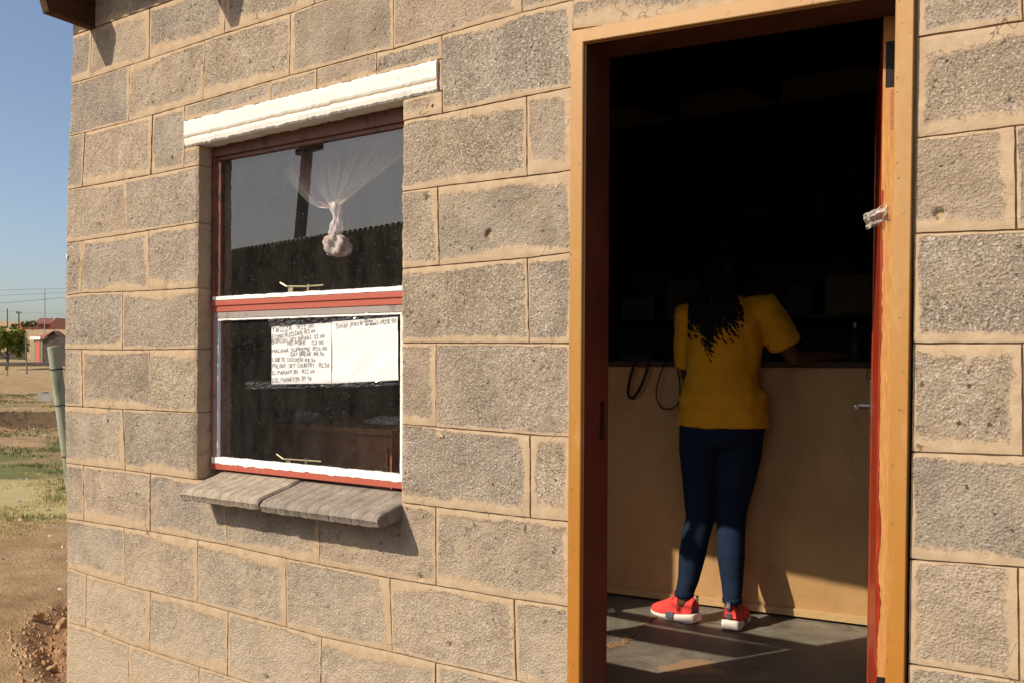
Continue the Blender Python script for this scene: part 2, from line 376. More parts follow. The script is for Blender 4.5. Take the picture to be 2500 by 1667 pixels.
def bed(k, x): return interp(BED[k], x)
CORNER = [(onY(a, b).z, onY(a, b).x) for a, b in [(178, 87), (172.6, 204), (166.8, 333.7), (161.7, 465), (159, 594), (156.6, 722.7), (155.3, 852), (155, 990), (159, 1129.6), (160, 1265.5), (163.8, 1384.6), (165.3, 1518.6)]][::-1]
CX = sum(x for z, x in CORNER) / len(CORNER)
def corner(z): return lerp(CX, interp(CORNER, z), .8)
HX = {1: [(224, 74, 219, 190), (365, 23, 362.7, 143), (550.7, 7.6, 548, 82), (767, 0, 767, 10)],
 2: [(316, 166, 313.5, 296), (499.7, 104.6, 494.6, 245), (709, 43, 706, 182), (961, 0, 961, 119), (1274, 0, 1274, 28)],
 3: [(207.6, 334, 201, 455), (372, 292, 368, 425.5), (451, 265, 448.7, 405)],
 4: [(305, 448, 306, 572)], 5: [(201.7, 599, 197.4, 716), (362.7, 591, 364, 710)], 6: [(300, 719, 299.5, 852)],
 7: [(200, 857, 202.5, 991), (364.5, 858.7, 366.5, 1001.5)], 8: [(298.7, 1003, 305, 1147)],
 9: [(204, 1140, 204, 1270), (366, 1160, 366.3, 1295), (553, 1236, 554, 1329.5), (777.5, 1259.6, 780, 1375.8), (1063.4, 1244.7, 1064, 1427)],
 10: [(302, 1292, 305, 1428), (481.6, 1323.6, 482.5, 1469.5), (697, 1365, 700, 1530.5), (951.7, 1414.5, 956.8, 1591), (1254.7, 1468, 1260, 1661.7)],
 11: [(210, 1405.5, 208, 1530), (367, 1460.6, 365, 1587), (557, 1500.8, 555.4, 1646.7), (784.3, 1573.8, 782, 1667), (1063.4, 1620, 1063.4, 1667)],
 12: [(312.7, 1576.7, 315.7, 1667), (484.9, 1637.8, 484.9, 1660)]}
HXR = {4: [(1286, 241, 1287, 432)], 5: [(1068.5, 466, 1072, 648)], 6: [(1287, 637.6, 1291.5, 837)], 7: [(1065, 843, 1063.6, 1039)], 8: [(1294, 1068, 1295, 1262)], 3: []}
def hx(t): return (onY(t[0], t[1]).x, onY(t[2], t[3]).x)      # (top, bottom)
WL, WR = -2.452 * 1.17, -1.588 * 1.17      # window opening
WZT, WZB = 1.72, .713
DL, DR = -1.243, -.365                     # door frame outer
DZT = 2.075
class _F: pass
_TL, _BL = onY(1394, 76.5, -.016), onY(1384, 1640, -.016); _TR, _BR = onY(2231.5, 0, -.016), onY(2207, 1667, -.016)
def fxl(z): return lerp(_BL.x, _TL.x, (z - _BL.z) / (_TL.z - _BL.z))
def fxr(z): return lerp(_BR.x, _TR.x, (z - _BR.z) / (_TR.z - _BR.z))
def JL(k): return (fxl(bed(k, DL)) - .001, fxl(bed(k + 1, DL)) - .001)
def JR(k): return (fxr(bed(k, DR)) + .004, fxr(bed(k + 1, DR)) + .004)
def Z_(z): return (z - .1) * 1.17
LX0, LX1 = -2.512 * 1.17, -1.463 * 1.17

shop = empty('block_shop', (CX, 0, -.2), 'small grey concrete block shop with window and open door', 'building')
cells = []
HOLES = [(onY(a, b).x, onY(a, b).z, r_) for a, b, r_ in ((1192, 572, .0095), (2293, 520, .008), (1025, 1408, .005), (1097, 1572, .005), (1040, 486, .006), (652, 1654, .007), (888, 1313, .004))]
random.seed(5)
def cell(xt0, xb0, xt1, xb1, zt, zb, deepL=False, deepR=False, deepT=False, deepB=False, cornerL=False, proud=0.0, wmul=1.0, seed=None):
    """one block with its smeared mortar border; zt, zb functions of x"""
    sd = random.uniform(0, 100)
    xm0, xm1 = (xt0 + xb0) / 2, (xt1 + xb1) / 2
    w_ = xm1 - xm0; h_ = zt((xm0 + xm1) / 2) - zb((xm0 + xm1) / 2)
    if w_ < .012 or h_ < .012: return
    nx = max(4, int(w_ / .0085)); nzv = max(4, int(h_ / .0085))
    g = .0021
    bw = [random.uniform(.009, .030) * wmul for _ in range(4)]     # L R T B mortar widths
    bw[1] = random.uniform(.018, .038) * wmul; bw[3] = random.choice((.012, .018, .026, .040)) * wmul; bw[2] = random.choice((.008, .014, .02, .034)) * wmul; bw[0] = random.choice((.006, .012, .022)) * wmul; bw[1] = random.choice((.012, .022, .034)) * wmul
    if deepL: bw[0] = .0006
    if deepR: bw[1] = .0006
    if cornerL: bw[0] = .0006
    tilt = random.uniform(-.0012, .0012); step = random.uniform(-.0012, .0012)
    rough = random.uniform(.7, 1.25)
    vs, ed = [], []
    for j in range(nzv + 1):
        t = j / nzv
        for i in range(nx + 1):
            s_ = i / nx
            x0 = lerp(xb0, xt0, t); x1 = lerp(xb1, xt1, t)
            if cornerL: zz = lerp(zb(x0), zt(x0), t); x0 = corner(zz) + .0035 * nz(zz, 3, 0, 22) + .002 * nz(zz, 7, 0, 80)
            if deepL: x0 += .005 * nz(sd, t * h_ * 24 + 3, 1) + .0035 * nz(sd, t * h_ * 90, 5)
            if deepR: x1 += .005 * nz(sd, t * h_ * 24, 2) + .0035 * nz(sd, t * h_ * 90, 6)
            gl = 0 if (deepL or cornerL) else g + .0014 * nz(x0 * 3, t * h_ * 30, sd)
            gr = 0 if deepR else g + .0014 * nz(x1 * 3 + 9, t * h_ * 30, sd)
            x = lerp(x0 + gl, x1 - gr, s_)
            gt = g + .0016 * nz(x * 26, 4, sd); gb = g + .0016 * nz(x * 26, 8, sd)
            z0 = zb(x) + gb; z1 = zt(x) - gt; z = lerp(z0, z1, t)
            dl, dr = x - x0, x1 - x; dt, db = z1 - z, z - z0
            wob = 1 + .95 * nz(x * 5, z * 7, sd) + .22 * nz(x * 30, z * 30, sd) + .15 * nz(x * 75, z * 75, sd)
            e = min(dl / bw[0], dr / bw[1], dt / bw[2], db / bw[3]) / max(.35, wob)
            m = max(0, min(1, (e - .7) / .6))
            dm = min(1e9 if (deepL or cornerL) else dl, 1e9 if deepR else dr, dt, db)
            y = lerp(.0 + .0011 * nz(x * 25, z * 25, sd), .0004 + rough * (.0022 * nz(x * 45, z * 45, sd) + .0012 * nz(x * 110, z * 110, sd)), m)
            if dm < .0022: y += .0012
            if (deepL and dl < .008): y += (1 - dl / .008) ** 2 * .006
            if (deepR and dr < .008): y += (1 - dr / .008) ** 2 * .006
            if (cornerL and dl < .010): y += (1 - max(0, dl) / .010) ** 2 * .008
            for hx_, hz_, hr2 in HOLES:
                if (x - hx_) ** 2 + (z - hz_) ** 2 < hr2 ** 2: y += .028
            y += step + tilt * (s_ - .5) * 2 - proud
            vs.append((x, y, z)); ed.append(min(e, 6))
    n = nx + 1; fs = []
    for j in range(nzv):
        for i in range(nx):
            a = j * n + i; fs.append((a, a + 1, a + n + 1, a + n))
    mb = MB(); mb.add(vs, fs)
    att = list(ed)
    def skirt(idx, depth, flip):
        b0 = len(mb.v)
        for q in idx: mb.v.append(mb.v[q]); att.append(att[q])
        idx = list(range(b0, b0 + len(idx)))
        b = len(mb.v)
        for q in idx:
            x, y, z = mb.v[q]; mb.v.append((x, depth, z)); att.append(att[q] if depth < .05 else 2.0)
        for k in range(len(idx) - 1):
            f = (idx[k], b + k, b + k + 1, idx[k + 1])
            mb.f.append(f[::-1] if flip else f); mb.mi.append(0)
    skirt([j * n for j in range(nzv + 1)], .162 if (deepL or cornerL) else .012, True)
    skirt([j * n + nx for j in range(nzv + 1)], .162 if deepR else .012, False)
    skirt([i for i in range(n)], .162 if deepB else .012, False)
    skirt([nzv * n + i for i in range(n)], .162 if deepT else .012, True)
    mb.att['edge'] = att
    cells.append(mb.build('block', M['block'], shop, smooth=True))
def row(k, joints, left=None, right=None, zt=None, zb=None, dl=False, dr=False, cl=False, **kw):
    """joints: list of (xtop,xbottom); left/right ends"""
    zt = zt or (lambda x, k=k: bed(k, x)); zb = zb or (lambda x, k=k: bed(k + 1, x))
    xs = [left] + joints + [right]
    for i in range(len(xs) - 1):
        cell(xs[i][0], xs[i][1], xs[i + 1][0], xs[i + 1][1], zt, zb, deepL=(dl and i == 0), deepR=(dr and i == len(xs) - 2), cornerL=(cl and i == 0), **kw)
def seq(start, stop, step=.468): 
    o = []; x = start
    while x < stop - .12: o.append((x, x)); x += step
    return o
CL = (CX, CX); END = (XE, XE)
even0 = hx(HX[2][0])[0]; odd0 = hx(HX[1][0])[0]
row(-1, seq(odd0, XE), CL, END, cl=True)
row(0, seq(even0, XE), CL, END, cl=True)
row(1, [hx(t) for t in HX[1]] + seq(hx(HX[1][3])[0] + .468, XE), CL, END, cl=True)
row(2, [hx(t) for t in HX[2]] + seq(hx(HX[2][4])[0] + .468, XE), CL, END, cl=True)
# course with the lintel
lj = hx(HX[3][2])
LZB, LZT = Z_(1.786), Z_(1.872)
lint_b = lambda x: lerp(Z_(1.782), Z_(1.795), (x - LX0) / (LX1 - LX0))
lint_t = lambda x: lerp(Z_(1.870), Z_(1.879), (x - LX0) / (LX1 - LX0))
row(3, [hx(HX[3][0]), hx(HX[3][1])], CL, lj, cl=True)
rj = (onY(1078.6, 98).x, onY(1081, 277).x)
tj = [(onY(661, 225).x,) * 2, (onY(773, 200).x,) * 2, (onY(919, 165).x,) * 2]
row(3, tj, lj, rj, zb=lint_t, wmul=.75)
row(3, [], lj, (WL, WL), zt=lambda x: lint_b(x) , zb=lambda x: bed(4, x), dr=True, wmul=1.2)
row(3, [], (WR, WR), rj, zt=lambda x: lint_b(x), zb=lambda x: bed(4, x), dl=True, wmul=1.8)
row(3, [], (LX1 + .001, LX1 + .001), rj, zt=lint_t, zb=lint_b, wmul=2.5)
aj = (onY(1404, 30).x,) * 2
row(3, [], rj, JL(3))
dj = (onY(2496, 40).x,) * 2
row(3, [], JR(3), dj); row(3, seq(dj[0] + .468, XE), dj, END)
row(3, [aj], (DL, DL), (DR, DR), zb=lambda x: lerp(DZT, DZT - .005, (x - DL) / (DR - DL)), wmul=1.1) if False else row(3, [((DL + DR) / 2 + .1,) * 2], (DL, DL), (DR, DR), zb=lambda x: interp([(DL, Z_(1.877)), (DR, Z_(1.80))], x), wmul=1.3)
FULLR = {4: (.10, .10), 5: (onY(2480, 430).x,) * 2, 6: (.12, .12), 7: (onY(2497, 980).x,) * 2, 8: (.10, .10), 9: (onY(2487, 1520).x,) * 2, 10: (.12, .12), 11: (-.15, -.15), 12: (.1, .1)}
for k in range(4, 9):
    row(k, [hx(t) for t in HX[k]], CL, (WL, WL), cl=True, dr=True)
    row(k, [hx(t) for t in HXR[k]], (WR, WR), JL(k), dl=True)
for k in (9, 10, 11, 12):
    js = [hx(t) for t in HX[k]]
    while js[-1][0] + .468 < DL - .1: js.append((js[-1][0] + .468,) * 2)
    row(k, js, CL, JL(k), cl=True)
row(13, seq(odd0, DL), CL, JL(13), cl=True)
for k in range(4, 13):
    row(k, [FULLR[k]] + seq(FULLR[k][0] + .468, XE), JR(k), END)
row(13, seq(.05, XE), JR(13), END)
# solid core behind the faces = mortar bed
mo = MB(); y0, y1 = .0085, .163; ZT = 2.785
for a in ((CX + .012, WL - .004, -.42, ZT), (WR + .004, DL + .001, -.42, ZT), (DR - .001, XE, -.42, ZT)): mo.box(a[0], a[1], y0, y1, a[2], a[3])
mo.box(WL - .004, WR + .004, y0, y1, -.42, Z_(.700)); mo.box(WL - .004, WR + .004, y0 + .0001, y1, Z_(1.80), ZT)
mo.box(DL + .001, DR - .001, y0, y1, Z_(1.86), ZT); mo.box(DL, DR, y0, y1, -.42, -.02)
mo.build('mortar', M['mortar'], shop)
# lintel
lm = MB(); nxl = 150; prof = []
rows = []; att = []
for i in range(nxl + 1):
    x = lerp(LX0, LX1, i / nxl); rr_ = []
    rag = lambda s_: .0045 * nz(x * 18, s_) + .004 * nz(x * 60, s_)
    zb_, zt_ = lint_b(x) + rag(1), lint_t(x) + rag(5)
    zc = lerp(zb_, zt_, .34) + .003 * nz(x * 6, 9)
    for (y, z, c) in ((.075, zb_ + .002, 0), (0.0, zb_, 0), (-.006, zb_ + .006, 0), (-.009, lerp(zb_, zc, .6), 0), (-.0075, zc - .004, .35), (-.0045, zc, 1), (-.0075, zc + .005, .5), (-.010, zc + .012, 0), (-.010, zt_ - .010, 0), (-.007, zt_ - .003, .2), (.012, zt_, .6)):
        rr_.append((x, y + .0015 * nz(x * 30, z * 30), z)); att.append(c)
    rows.append(rr_)
lm.grid(rows, flip=True)
n11 = 11
lm.f.append(tuple(range(0, n11))); lm.mi.append(0); lm.f.append(tuple(reversed(range(nxl * n11, nxl * n11 + n11)))); lm.mi.append(0)
lm.att['crack'] = att
lm.build('lintel', M['lintel'], shop, smooth=False)
# hidden sides of the building (left gable wall, right end, back)
XL_IN = CX + .163; RB = 4.3
def slopebox(x0, x1):
    m_ = MB(); m_.hexa([(x0, .1635, -.42), (x1, .1635, -.42), (x1, RB, -.42), (x0, RB, -.42), (x0, .1635, 2.79), (x1, .1635, 2.79), (x1, RB, 3.19), (x0, RB, 3.19)]); return m_
sw = slopebox(CX + .012, CX + .163); sw.build('side_wall', M['mortar'], shop)
sw = slopebox(XE - .15, XE); sw.build('side_wall', M['mortar'], shop)
sw = MB(); sw.box(CX + .012, XE, RB, RB + .15, -.42, 3.185); sw.build('rear_wall', M['mortar'], shop)
# side wall faced with blocks too (seen only when stepping round the corner)
for k in range(-1, 14):
    zt_ = bed(k, -3.8) - .003; zb_ = bed(k + 1, -3.8) + .003
    if zt_ - zb_ < .02: continue
    y = .005 if k % 2 else .24
    ys = [.005] + ([.24] if k % 2 == 0 else []); yy = ys[-1] + (.465 if k % 2 else .465)
    edges = [.165]
    q = .165 + (.23 if k % 2 == 0 else .46)
    while q < RB: edges.append(q); q += .468
    edges.append(RB)
    for a, b in zip(edges, edges[1:]):
        m_ = MB(); m_.box(CX - .002, CX + .0125, a + .003, b - .003, zb_, zt_); m_.att['edge'] = [2.0] * 8; m_.build('block', M['block'], shop, bevel=0)
# ceiling / roof
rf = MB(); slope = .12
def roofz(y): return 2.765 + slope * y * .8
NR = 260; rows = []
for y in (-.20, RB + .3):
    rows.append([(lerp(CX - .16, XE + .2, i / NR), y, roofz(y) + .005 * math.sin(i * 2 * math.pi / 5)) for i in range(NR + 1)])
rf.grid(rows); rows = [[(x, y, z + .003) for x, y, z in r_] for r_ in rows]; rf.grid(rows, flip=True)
rf.build('roof_sheet', M['dark_roof'], shop, smooth=True)
RAFX = [-3.552 - .038 * .0]
ra = onY(233, 70).x
x = ra
i = 0
while x < XE:
    m_ = MB(); x0, x1 = x - .045, x
    pr = [(.0, 2.554), (-.199, 2.564 - .004), (-.245, 2.70), (-.245, roofz(-.245) - .012), (RB, roofz(RB) - .012), (RB, roofz(RB) - .16)]
    vs = [(x0, y, z) for y, z in pr] + [(x1, y, z) for y, z in pr]; n_ = len(pr)
    fs = [tuple(range(n_)), tuple(reversed(range(n_, 2 * n_)))] + [(k, k + n_, (k + 1) % n_ + n_, (k + 1) % n_) for k in range(n_)]
    m_.add(vs, fs); m_.build('rafter', M['rafter'], shop, bevel=.002)
    x += .795; i += 1
# sill of two cast slabs ---------------------------------------------------
def sill(x0, x1, zoff):
    m_ = MB(); att = []
    NX = 280; rows = []; W_ = x1 - x0
    for i in range(NX + 1):
        x = lerp(x0, x1, i / NX); rr_ = []
        rib = (x - x0) / .0485; fr = rib - math.floor(rib); gro = max(0, 1 - abs(fr - .5) / .055)  # shallow grooves
        edge = min(x - x0, x1 - x); er = .006 * max(0, 1 - edge / .01) ** 2
        chip = .003 * max(0, nz(x * 22, 3, zoff)) + .003 * max(0, nz(x * 60, 6, zoff))
        zb_ = Z_(.655) + .004 * nz(x * 17, 8) + .0025 * nz(x * 55, 2)
        back, front = Z_(.728), Z_(.694)
        pts = [(.10, back), (.06, back - .001), (.02, lerp(back, front, .35)), (-.04, lerp(back, front, .68)), (-.085, lerp(back, front, .93)), (-.104, front - .003), (-.112, front - .010), (-.116, front - .022)]
        for (y, z) in pts:
            rr_.append((x, y + gro * .0012 * (1 if y < -.08 else 0) + chip * (.4 if y < -.1 else 0), z + zoff - gro * .0030 - er + .0008 * nz(x * 30, y * 30, 4)))
        rr_.append((x, -.114 + gro * .0045 + chip, lerp(front, zb_, .55) + zoff))
        rr_.append((x, -.108 + chip, zb_ + .004 + zoff)); rr_.append((x, -.098, zb_ + zoff)); rr_.append((x, .002, zb_ + .012 + zoff)); rr_.append((x, .10, zb_ + .012 + zoff))
        rows.append(rr_)
    n_ = len(rows[0]); m_.grid(rows, flip=False)
    m_.f.append(tuple(reversed(range(n_)))); m_.f.append(tuple(range(NX * n_, NX * n_ + n_))); m_.mi += [0, 0]
    return m_
splitX = onX_ = None
d_ = onY(700, 1220, -.112)
sm = -2.035 * 1.17
SILLZ = 0
s1 = sill(-2.395 * 1.17, sm - .006, 0.002).build('window_sill', M['sill'], shop, smooth=True)
M['sill_dark'] = plain('dark_grey_weathered_sill', (.235, .200, .165), .9, .28, 26, .7, .15, bd=.004)
s2 = sill(sm + .006, -1.583 * 1.17, -.002).build('window_sill', M['sill_dark'], shop, smooth=True)
for o in (s1, s2):
    o.data.set_sharp_from_angle(angle=R(38)) if hasattr(o.data, 'set_sharp_from_angle') else None

# ------------------------------------------------------------------ window
YG = .082; YF = .066
win = MB()
FX0, FX1 = -2.452 * 1.17, -1.590 * 1.17
win.box(FX0, FX0 + .012, YF + .002, YF + .05, Z_(.736), Z_(1.80))
win.box(FX1 - .012, FX1, YF + .002, YF + .05, Z_(.736), Z_(1.80))
window = win.build('window', M['red_steel'], shop, bevel=.0015)
tb = MB(); tb.box(FX0 + .012, FX1 - .012, YF - .004, YF + .05, Z_(1.752), Z_(1.80)); tb.box(FX0 + .012, FX1 - .012, YF + .006, YF + .05, Z_(1.739), Z_(1.752) - .0005)
tb.box(FX0 + .0125, FX0 + .048, YF + .003, YF + .03, Z_(1.296), Z_(1.739) - .001); tb.box(FX0 - .002, FX0 + .010, YF - .003, YF + .0015, Z_(1.27), Z_(1.76))
tb.build('frame', M['rust_steel'], window, bevel=.0015)
tr = MB(); tr.box(FX0 + .0, FX1, YF - .006, YF + .03, Z_(1.2645), Z_(1.2805)); tr.box(FX0 + .001, FX1, YF - .001, YF + .03, Z_(1.2445), Z_(1.2650))
br_ = MB(); br_.box(FX0 + .001, FX1, YF - .002, YF + .02, Z_(.7365), Z_(.7560)); br_.build('bottom_rail', M['red_steel'], window, bevel=.0012)
tr.build('transom', M['red_steel'], window, bevel=.0012)
gp = MB(); gp.box(FX0 + .0125, FX1 - .0125, YF + .002, YF + .02, Z_(1.2235), Z_(1.2435)); gp.box(FX0 + .0125, FX0 + .034, YF + .002, YF + .02, Z_(.7565), Z_(1.2230))
gp.build('putty_bead', M['grey_putty'], window, bevel=.001)
def ragged(x0, x1, z0, z1, y, amp_t, amp_b, vert=False, seed=0, tp=.004):
    m_ = MB(); n_ = 140; rows = []
    for i in range(n_ + 1):
        t = i / n_
        if not vert:
            x = lerp(x0, x1, t); a = z0 + amp_b * (nz(x * 25, seed) + .6 * nz(x * 80, seed)); b = z1 + amp_t * (nz(x * 20, seed + 5) + .6 * nz(x * 75, seed + 4))
            rows.append([(x, y + tp, a), (x, y, a + .0015), (x, y + .0006 * nz(x * 50, 3), (a + b) / 2), (x, y + .0002, b - .0015), (x, y + tp, b)])
        else:
            z = lerp(z0, z1, t); a = x0 + amp_b * (nz(z * 25, seed) + .6 * nz(z * 80, seed)); b = x1 + amp_t * (nz(z * 20, seed + 5) + .6 * nz(z * 75, seed + 4))
            rows.append([(a, y + tp, z), (a + .001, y, z), ((a + b) / 2, y, z), (b - .001, y, z), (b, y + tp, z)])
    m_.grid(rows, flip=not vert); return m_
w1 = ragged(FX0 + .012, FX1 - .012, Z_(1.2815), Z_(1.296), YF - .003, .003, .001, tp=.018)
w2 = ragged(FX0 + .012, FX1 - .012, Z_(.7540), Z_(.776), YF - .0032, .003, .005, seed=3, tp=.018)
w3 = ragged(FX0 + .034, FX0 + .0395, Z_(.775), Z_(1.215), YF + .004, .001, .0004, vert=True, seed=5, tp=.012)
w4 = ragged(FX1 - .062, FX1 - .050, Z_(.775), Z_(1.222), YF + .004, .001, .001, vert=True, seed=8, tp=.012)
w5 = ragged(FX0 + .034, FX1 - .05, Z_(1.2160), Z_(1.2235), YF + .003, .0003, .0028, seed=9, tp=.012)
wp = MB()
for q in (w1, w2, w3, w4, w5): wp.add(q.v, q.f)
wp.build('white_putty', M['white_putty'], window)
rb = MB(); rb.box(FX1 - .050, FX1 - .0125, YF + .003, YF + .02, Z_(.7565), Z_(1.2230)); rb.box(FX1 - .050, FX1 - .0125, YF + .003, YF + .02, Z_(1.2965), Z_(1.7380)); rb.build('frame', M['rust_steel'], window, bevel=.001)
for z0, z1 in ((.76, 1.221), (1.285, 1.742)):
    g = MB(); g.add([(FX0 + .02, YG, Z_(z0)), (FX1 - .02, YG, Z_(z0)), (FX1 - .02, YG, Z_(z1)), (FX0 + .02, YG, Z_(z1))], [(0, 1, 2, 3)]); g.build('pane', M['glass'], window)
# casement stays (latches)
for pts in ([(685, 691), (700, 700), (745, 700.5), (791, 697)], [(676, 1108), (693, 1120), (740, 1123), (786, 1126)]):
    m_ = MB(); q = [onY(a, b, YG + .035) for a, b in pts]; m_.tube(q, .0042, 8); 
    p = q[1].lerp(q[2], .25); m_.beam(p + Vector((0, 0, -.004)), p + Vector((0, -.004, -.024)), .024, .004, (0, 1, 0)); p = q[2].lerp(q[3], .2); m_.beam(p + Vector((0, 0, .008)), p + Vector((0, -.004, -.024)), .010, .006, (0, 1, 0))
    m_.build('window_stay', M['brass'], window, smooth=False)

# ------------------------------------------------------------------ door frame and leaf
TL, BL = onY(1394, 76.5, -.016), onY(1384, 1640, -.016)
TRt, BR = onY(2231.5, 0, -.016), onY(2207, 1667, -.016)
def fxl(z): return lerp(BL.x, TL.x, (z - BL.z) / (TL.z - BL.z))
def fxr(z): return lerp(BR.x, TRt.x, (z - BR.z) / (TRt.z - BR.z))
topL, topR = TL.z, onY(1824, 0, -.016).z
topfz = lambda x: lerp(topL, topR, (x - TL.x) / (onY(1824, 0, -.016).x - TL.x))
Z0 = -.02
def member(prof, path):   # prof list of (offset into opening, y); path: pts outer corner with inward directions
    m_ = MB(); rows = []
    for (p, d) in path:
        rows.append([Vector((p.x + d[0] * o, y, p.z + d[1] * o)) for o, y in prof])
    m_.grid(rows); return m_
cTL = Vector((fxl(topL), 0, topL)); zr = topfz(fxr(topR)); cTR = Vector((fxr(zr), 0, zr))
path = [(Vector((fxl(Z0), 0, Z0)), (1, 0)), (cTL, (1, -1)), (cTR, (-1, -1)), (Vector((fxr(Z0), 0, Z0)), (-1, 0))]
face = [(-.001, .02), (0, -.015), (.0015, -.0165), (.036, -.0165), (.0385, -.0145), (.0385, -.006), (.0415, -.003)]
inner = [(.0415, -.003), (.0415, .132), (.020, .134), (.020, .178), (-.001, .178)]
door = empty('door', ((DL + DR) / 2, .05, 0), parent=shop)
fr1 = member(face, path).build('door_frame', M['door_frame'], shop)
fr2 = member(inner, path).build('frame_reveal', M['frame_inner'], shop)
# leaf, hung on the right jamb, swung inwards
bpy.data.objects.remove(door)
H = Vector((fxr(1.0) - .040, .142, 0)); th = R(13.1)
dirn = Vector((-math.sin(th), math.cos(th), 0)); nrm = Vector((-math.cos(th), -math.sin(th), 0)); LW, LT = .80, .045
lb, lt = .012, topR - .055
def leafpt(a, b, z): return H + dirn * a + nrm * b + Vector((fxr(z) - fxr(1.0), 0, z))
def leafbox(m_, a0, a1, b0, b1, z0, z1, mi=0):
    m_.hexa([leafpt(a0, b0, z0), leafpt(a1, b0, z0), leafpt(a1, b1, z0), leafpt(a0, b1, z0), leafpt(a0, b0, z1), leafpt(a1, b0, z1), leafpt(a1, b1, z1), leafpt(a0, b1, z1)], mi)
dl_ = MB()
leafbox(dl_, .003, LW, 0, LT, lb, lt)
door = dl_.build('door', M['door_red'], shop, bevel=.002)
dp = MB()
nb = 7
for i in range(nb):   # vertical tongue and groove boards on the outer face
    pb = MB(); a0 = .085 + i * (LW - .17) / nb; leafbox(pb, a0 + .002, a0 + (LW - .17) / nb - .002, LT + .0003, LT + .006, lb + .14, lt - .12); pb.build('door_board', M['door_red'], door, bevel=.0015)
for (a0, a1, z0, z1) in ((.003, .083, lb, lt), (LW - .083, LW, lb, lt), (.084, LW - .084, lb, lb + .138), (.084, LW - .084, lt - .118, lt)):
    pb = MB(); leafbox(pb, a0, a1, LT + .0003, LT + .009, z0, z1); pb.build('door_rail', M['door_red'], door, bevel=.002)
ep = MB(); leafbox(ep, .0, .0028, .0005, LT + .0085, lb, lt); ep.build('door_edge', M['door_edge'], door)
rg = MB(); rows = []
for i in range(161):
    z = lerp(lb + .01, lt - .42, i / 160); e_ = LT + .0085 - .006 - .016 * max(0, nz(z * 6, 3)) - .006 * abs(nz(z * 30, 5)) + .006 * min(1, z / 2)
    rows.append([leafpt(-.0008, e_, z), leafpt(-.0009, (e_ + LT + .009) / 2, z), leafpt(-.0008, LT + .0088, z)])
rg.grid(rows, flip=True); rg.build('varnish_run', M['door_red'], door)
hz = onY(2170, 160, .14).z
hp = MB(); leafbox(hp, -.0016, -.0003, .014, .048, hz - .055, hz + .055)
for k in range(4): hp.tube([leafpt(-.0015, .028 + .006 * (-1) ** k, hz - .042 + k * .028), leafpt(-.0032, .028 + .006 * (-1) ** k, hz - .042 + k * .028)], .0035, 8)
hp.build('hinge', M['black'], door)
hz2 = onY(2170, 270, .14).z
mp_ = MB(); leafbox(mp_, -.0009, -.0002, .012, .036, hz2 - .048, hz2 + .048); mp_.build('hinge_recess', M['cabinet'], door)
hz3 = .35; hp = MB(); leafbox(hp, -.0016, -.0003, .014, .048, hz3 - .055, hz3 + .055); hp.build('hinge', M['black'], door)
HZ = .985
hd = MB(); leafbox(hd, LW - .075, LW - .035, LT + .0095, LT + .013, HZ - .11, HZ + .11)
hd.tube([leafpt(LW - .055, LT + .013, HZ + .03), leafpt(LW - .055, LT + .055, HZ + .03)], .009, 10); hd.tube([leafpt(LW - .055, LT + .052, HZ + .03), leafpt(LW - .115, LT + .052, HZ + .028)], .008, 10)
hd.build('handle', M['steel'], door, bevel=.001)
# lock keep on the left jamb
kp = MB(); xk = fxl(1.0) + .0418; kp.box(xk - .001, xk + .0008, .088, .112, .935, 1.045); kp.box(xk + .0005, xk + .0012, .094, .106, .955, 1.02); kp.build('lock_keep', M['black'], shop)
# paint flecks and chips on the wall face
for (a, b, sz, mt, nm) in ((163, 625, .011, 'lintel', 'paint_fleck'), (172, 931, .006, 'lintel', 'paint_fleck'), (1052, 255, .008, 'board', 'brick_chip'), (1201, 1180, .005, 'red_steel', 'paint_fleck'), (1075, 1062, .012, 'mortar', 'mortar_smear')):
    p = onY(a, b, -.0045); fm = MB(); rs_ = random.Random(a); ring = [(p.x + sz * (1.3 if nm == 'mortar_smear' else .8) * rs_.uniform(.45, 1.1) * math.cos(k * .7), -.0052, p.z + sz * rs_.uniform(.4, 1.1) * math.sin(k * .7)) for k in range(9)]
    n_ = len(ring); fm.add(ring + [(x_, .002, z_) for x_, y_, z_ in ring], [tuple(range(n_))] + [(k, k + n_, (k + 1) % n_ + n_, (k + 1) % n_) for k in range(n_)]); fm.build(nm, M[mt], shop)
# plastic scrap stuck to the door
sp_ = MB(); c0 = leafpt(.05, LT + .01, onY(2140, 500, .2).z)
rows = []
A_, B_, C_, D_ = [onY(a, b, .128) for a, b in ((2164, 498), (2110, 526), (2118, 563), (2166, 541))]
for i in range(9):
    rr_ = []
    for j in range(9):
        p = A_.lerp(B_, i / 8).lerp(D_.lerp(C_, i / 8), j / 8); 
        p = p + Vector((.004 * nz(i * .5, j * .7, 3), -.02 * nz(i * .6, j * .5, 1) - .012 * (i / 8), .003 * nz(i * .8, j * .6, 9))); rr_.append(p)
    rows.append(rr_)
sp_.grid(rows); sp_.build('plastic_scrap', M['plastic_scrap'], label='crumpled clear plastic scrap taped to the edge of the red door', cat='plastic scrap')

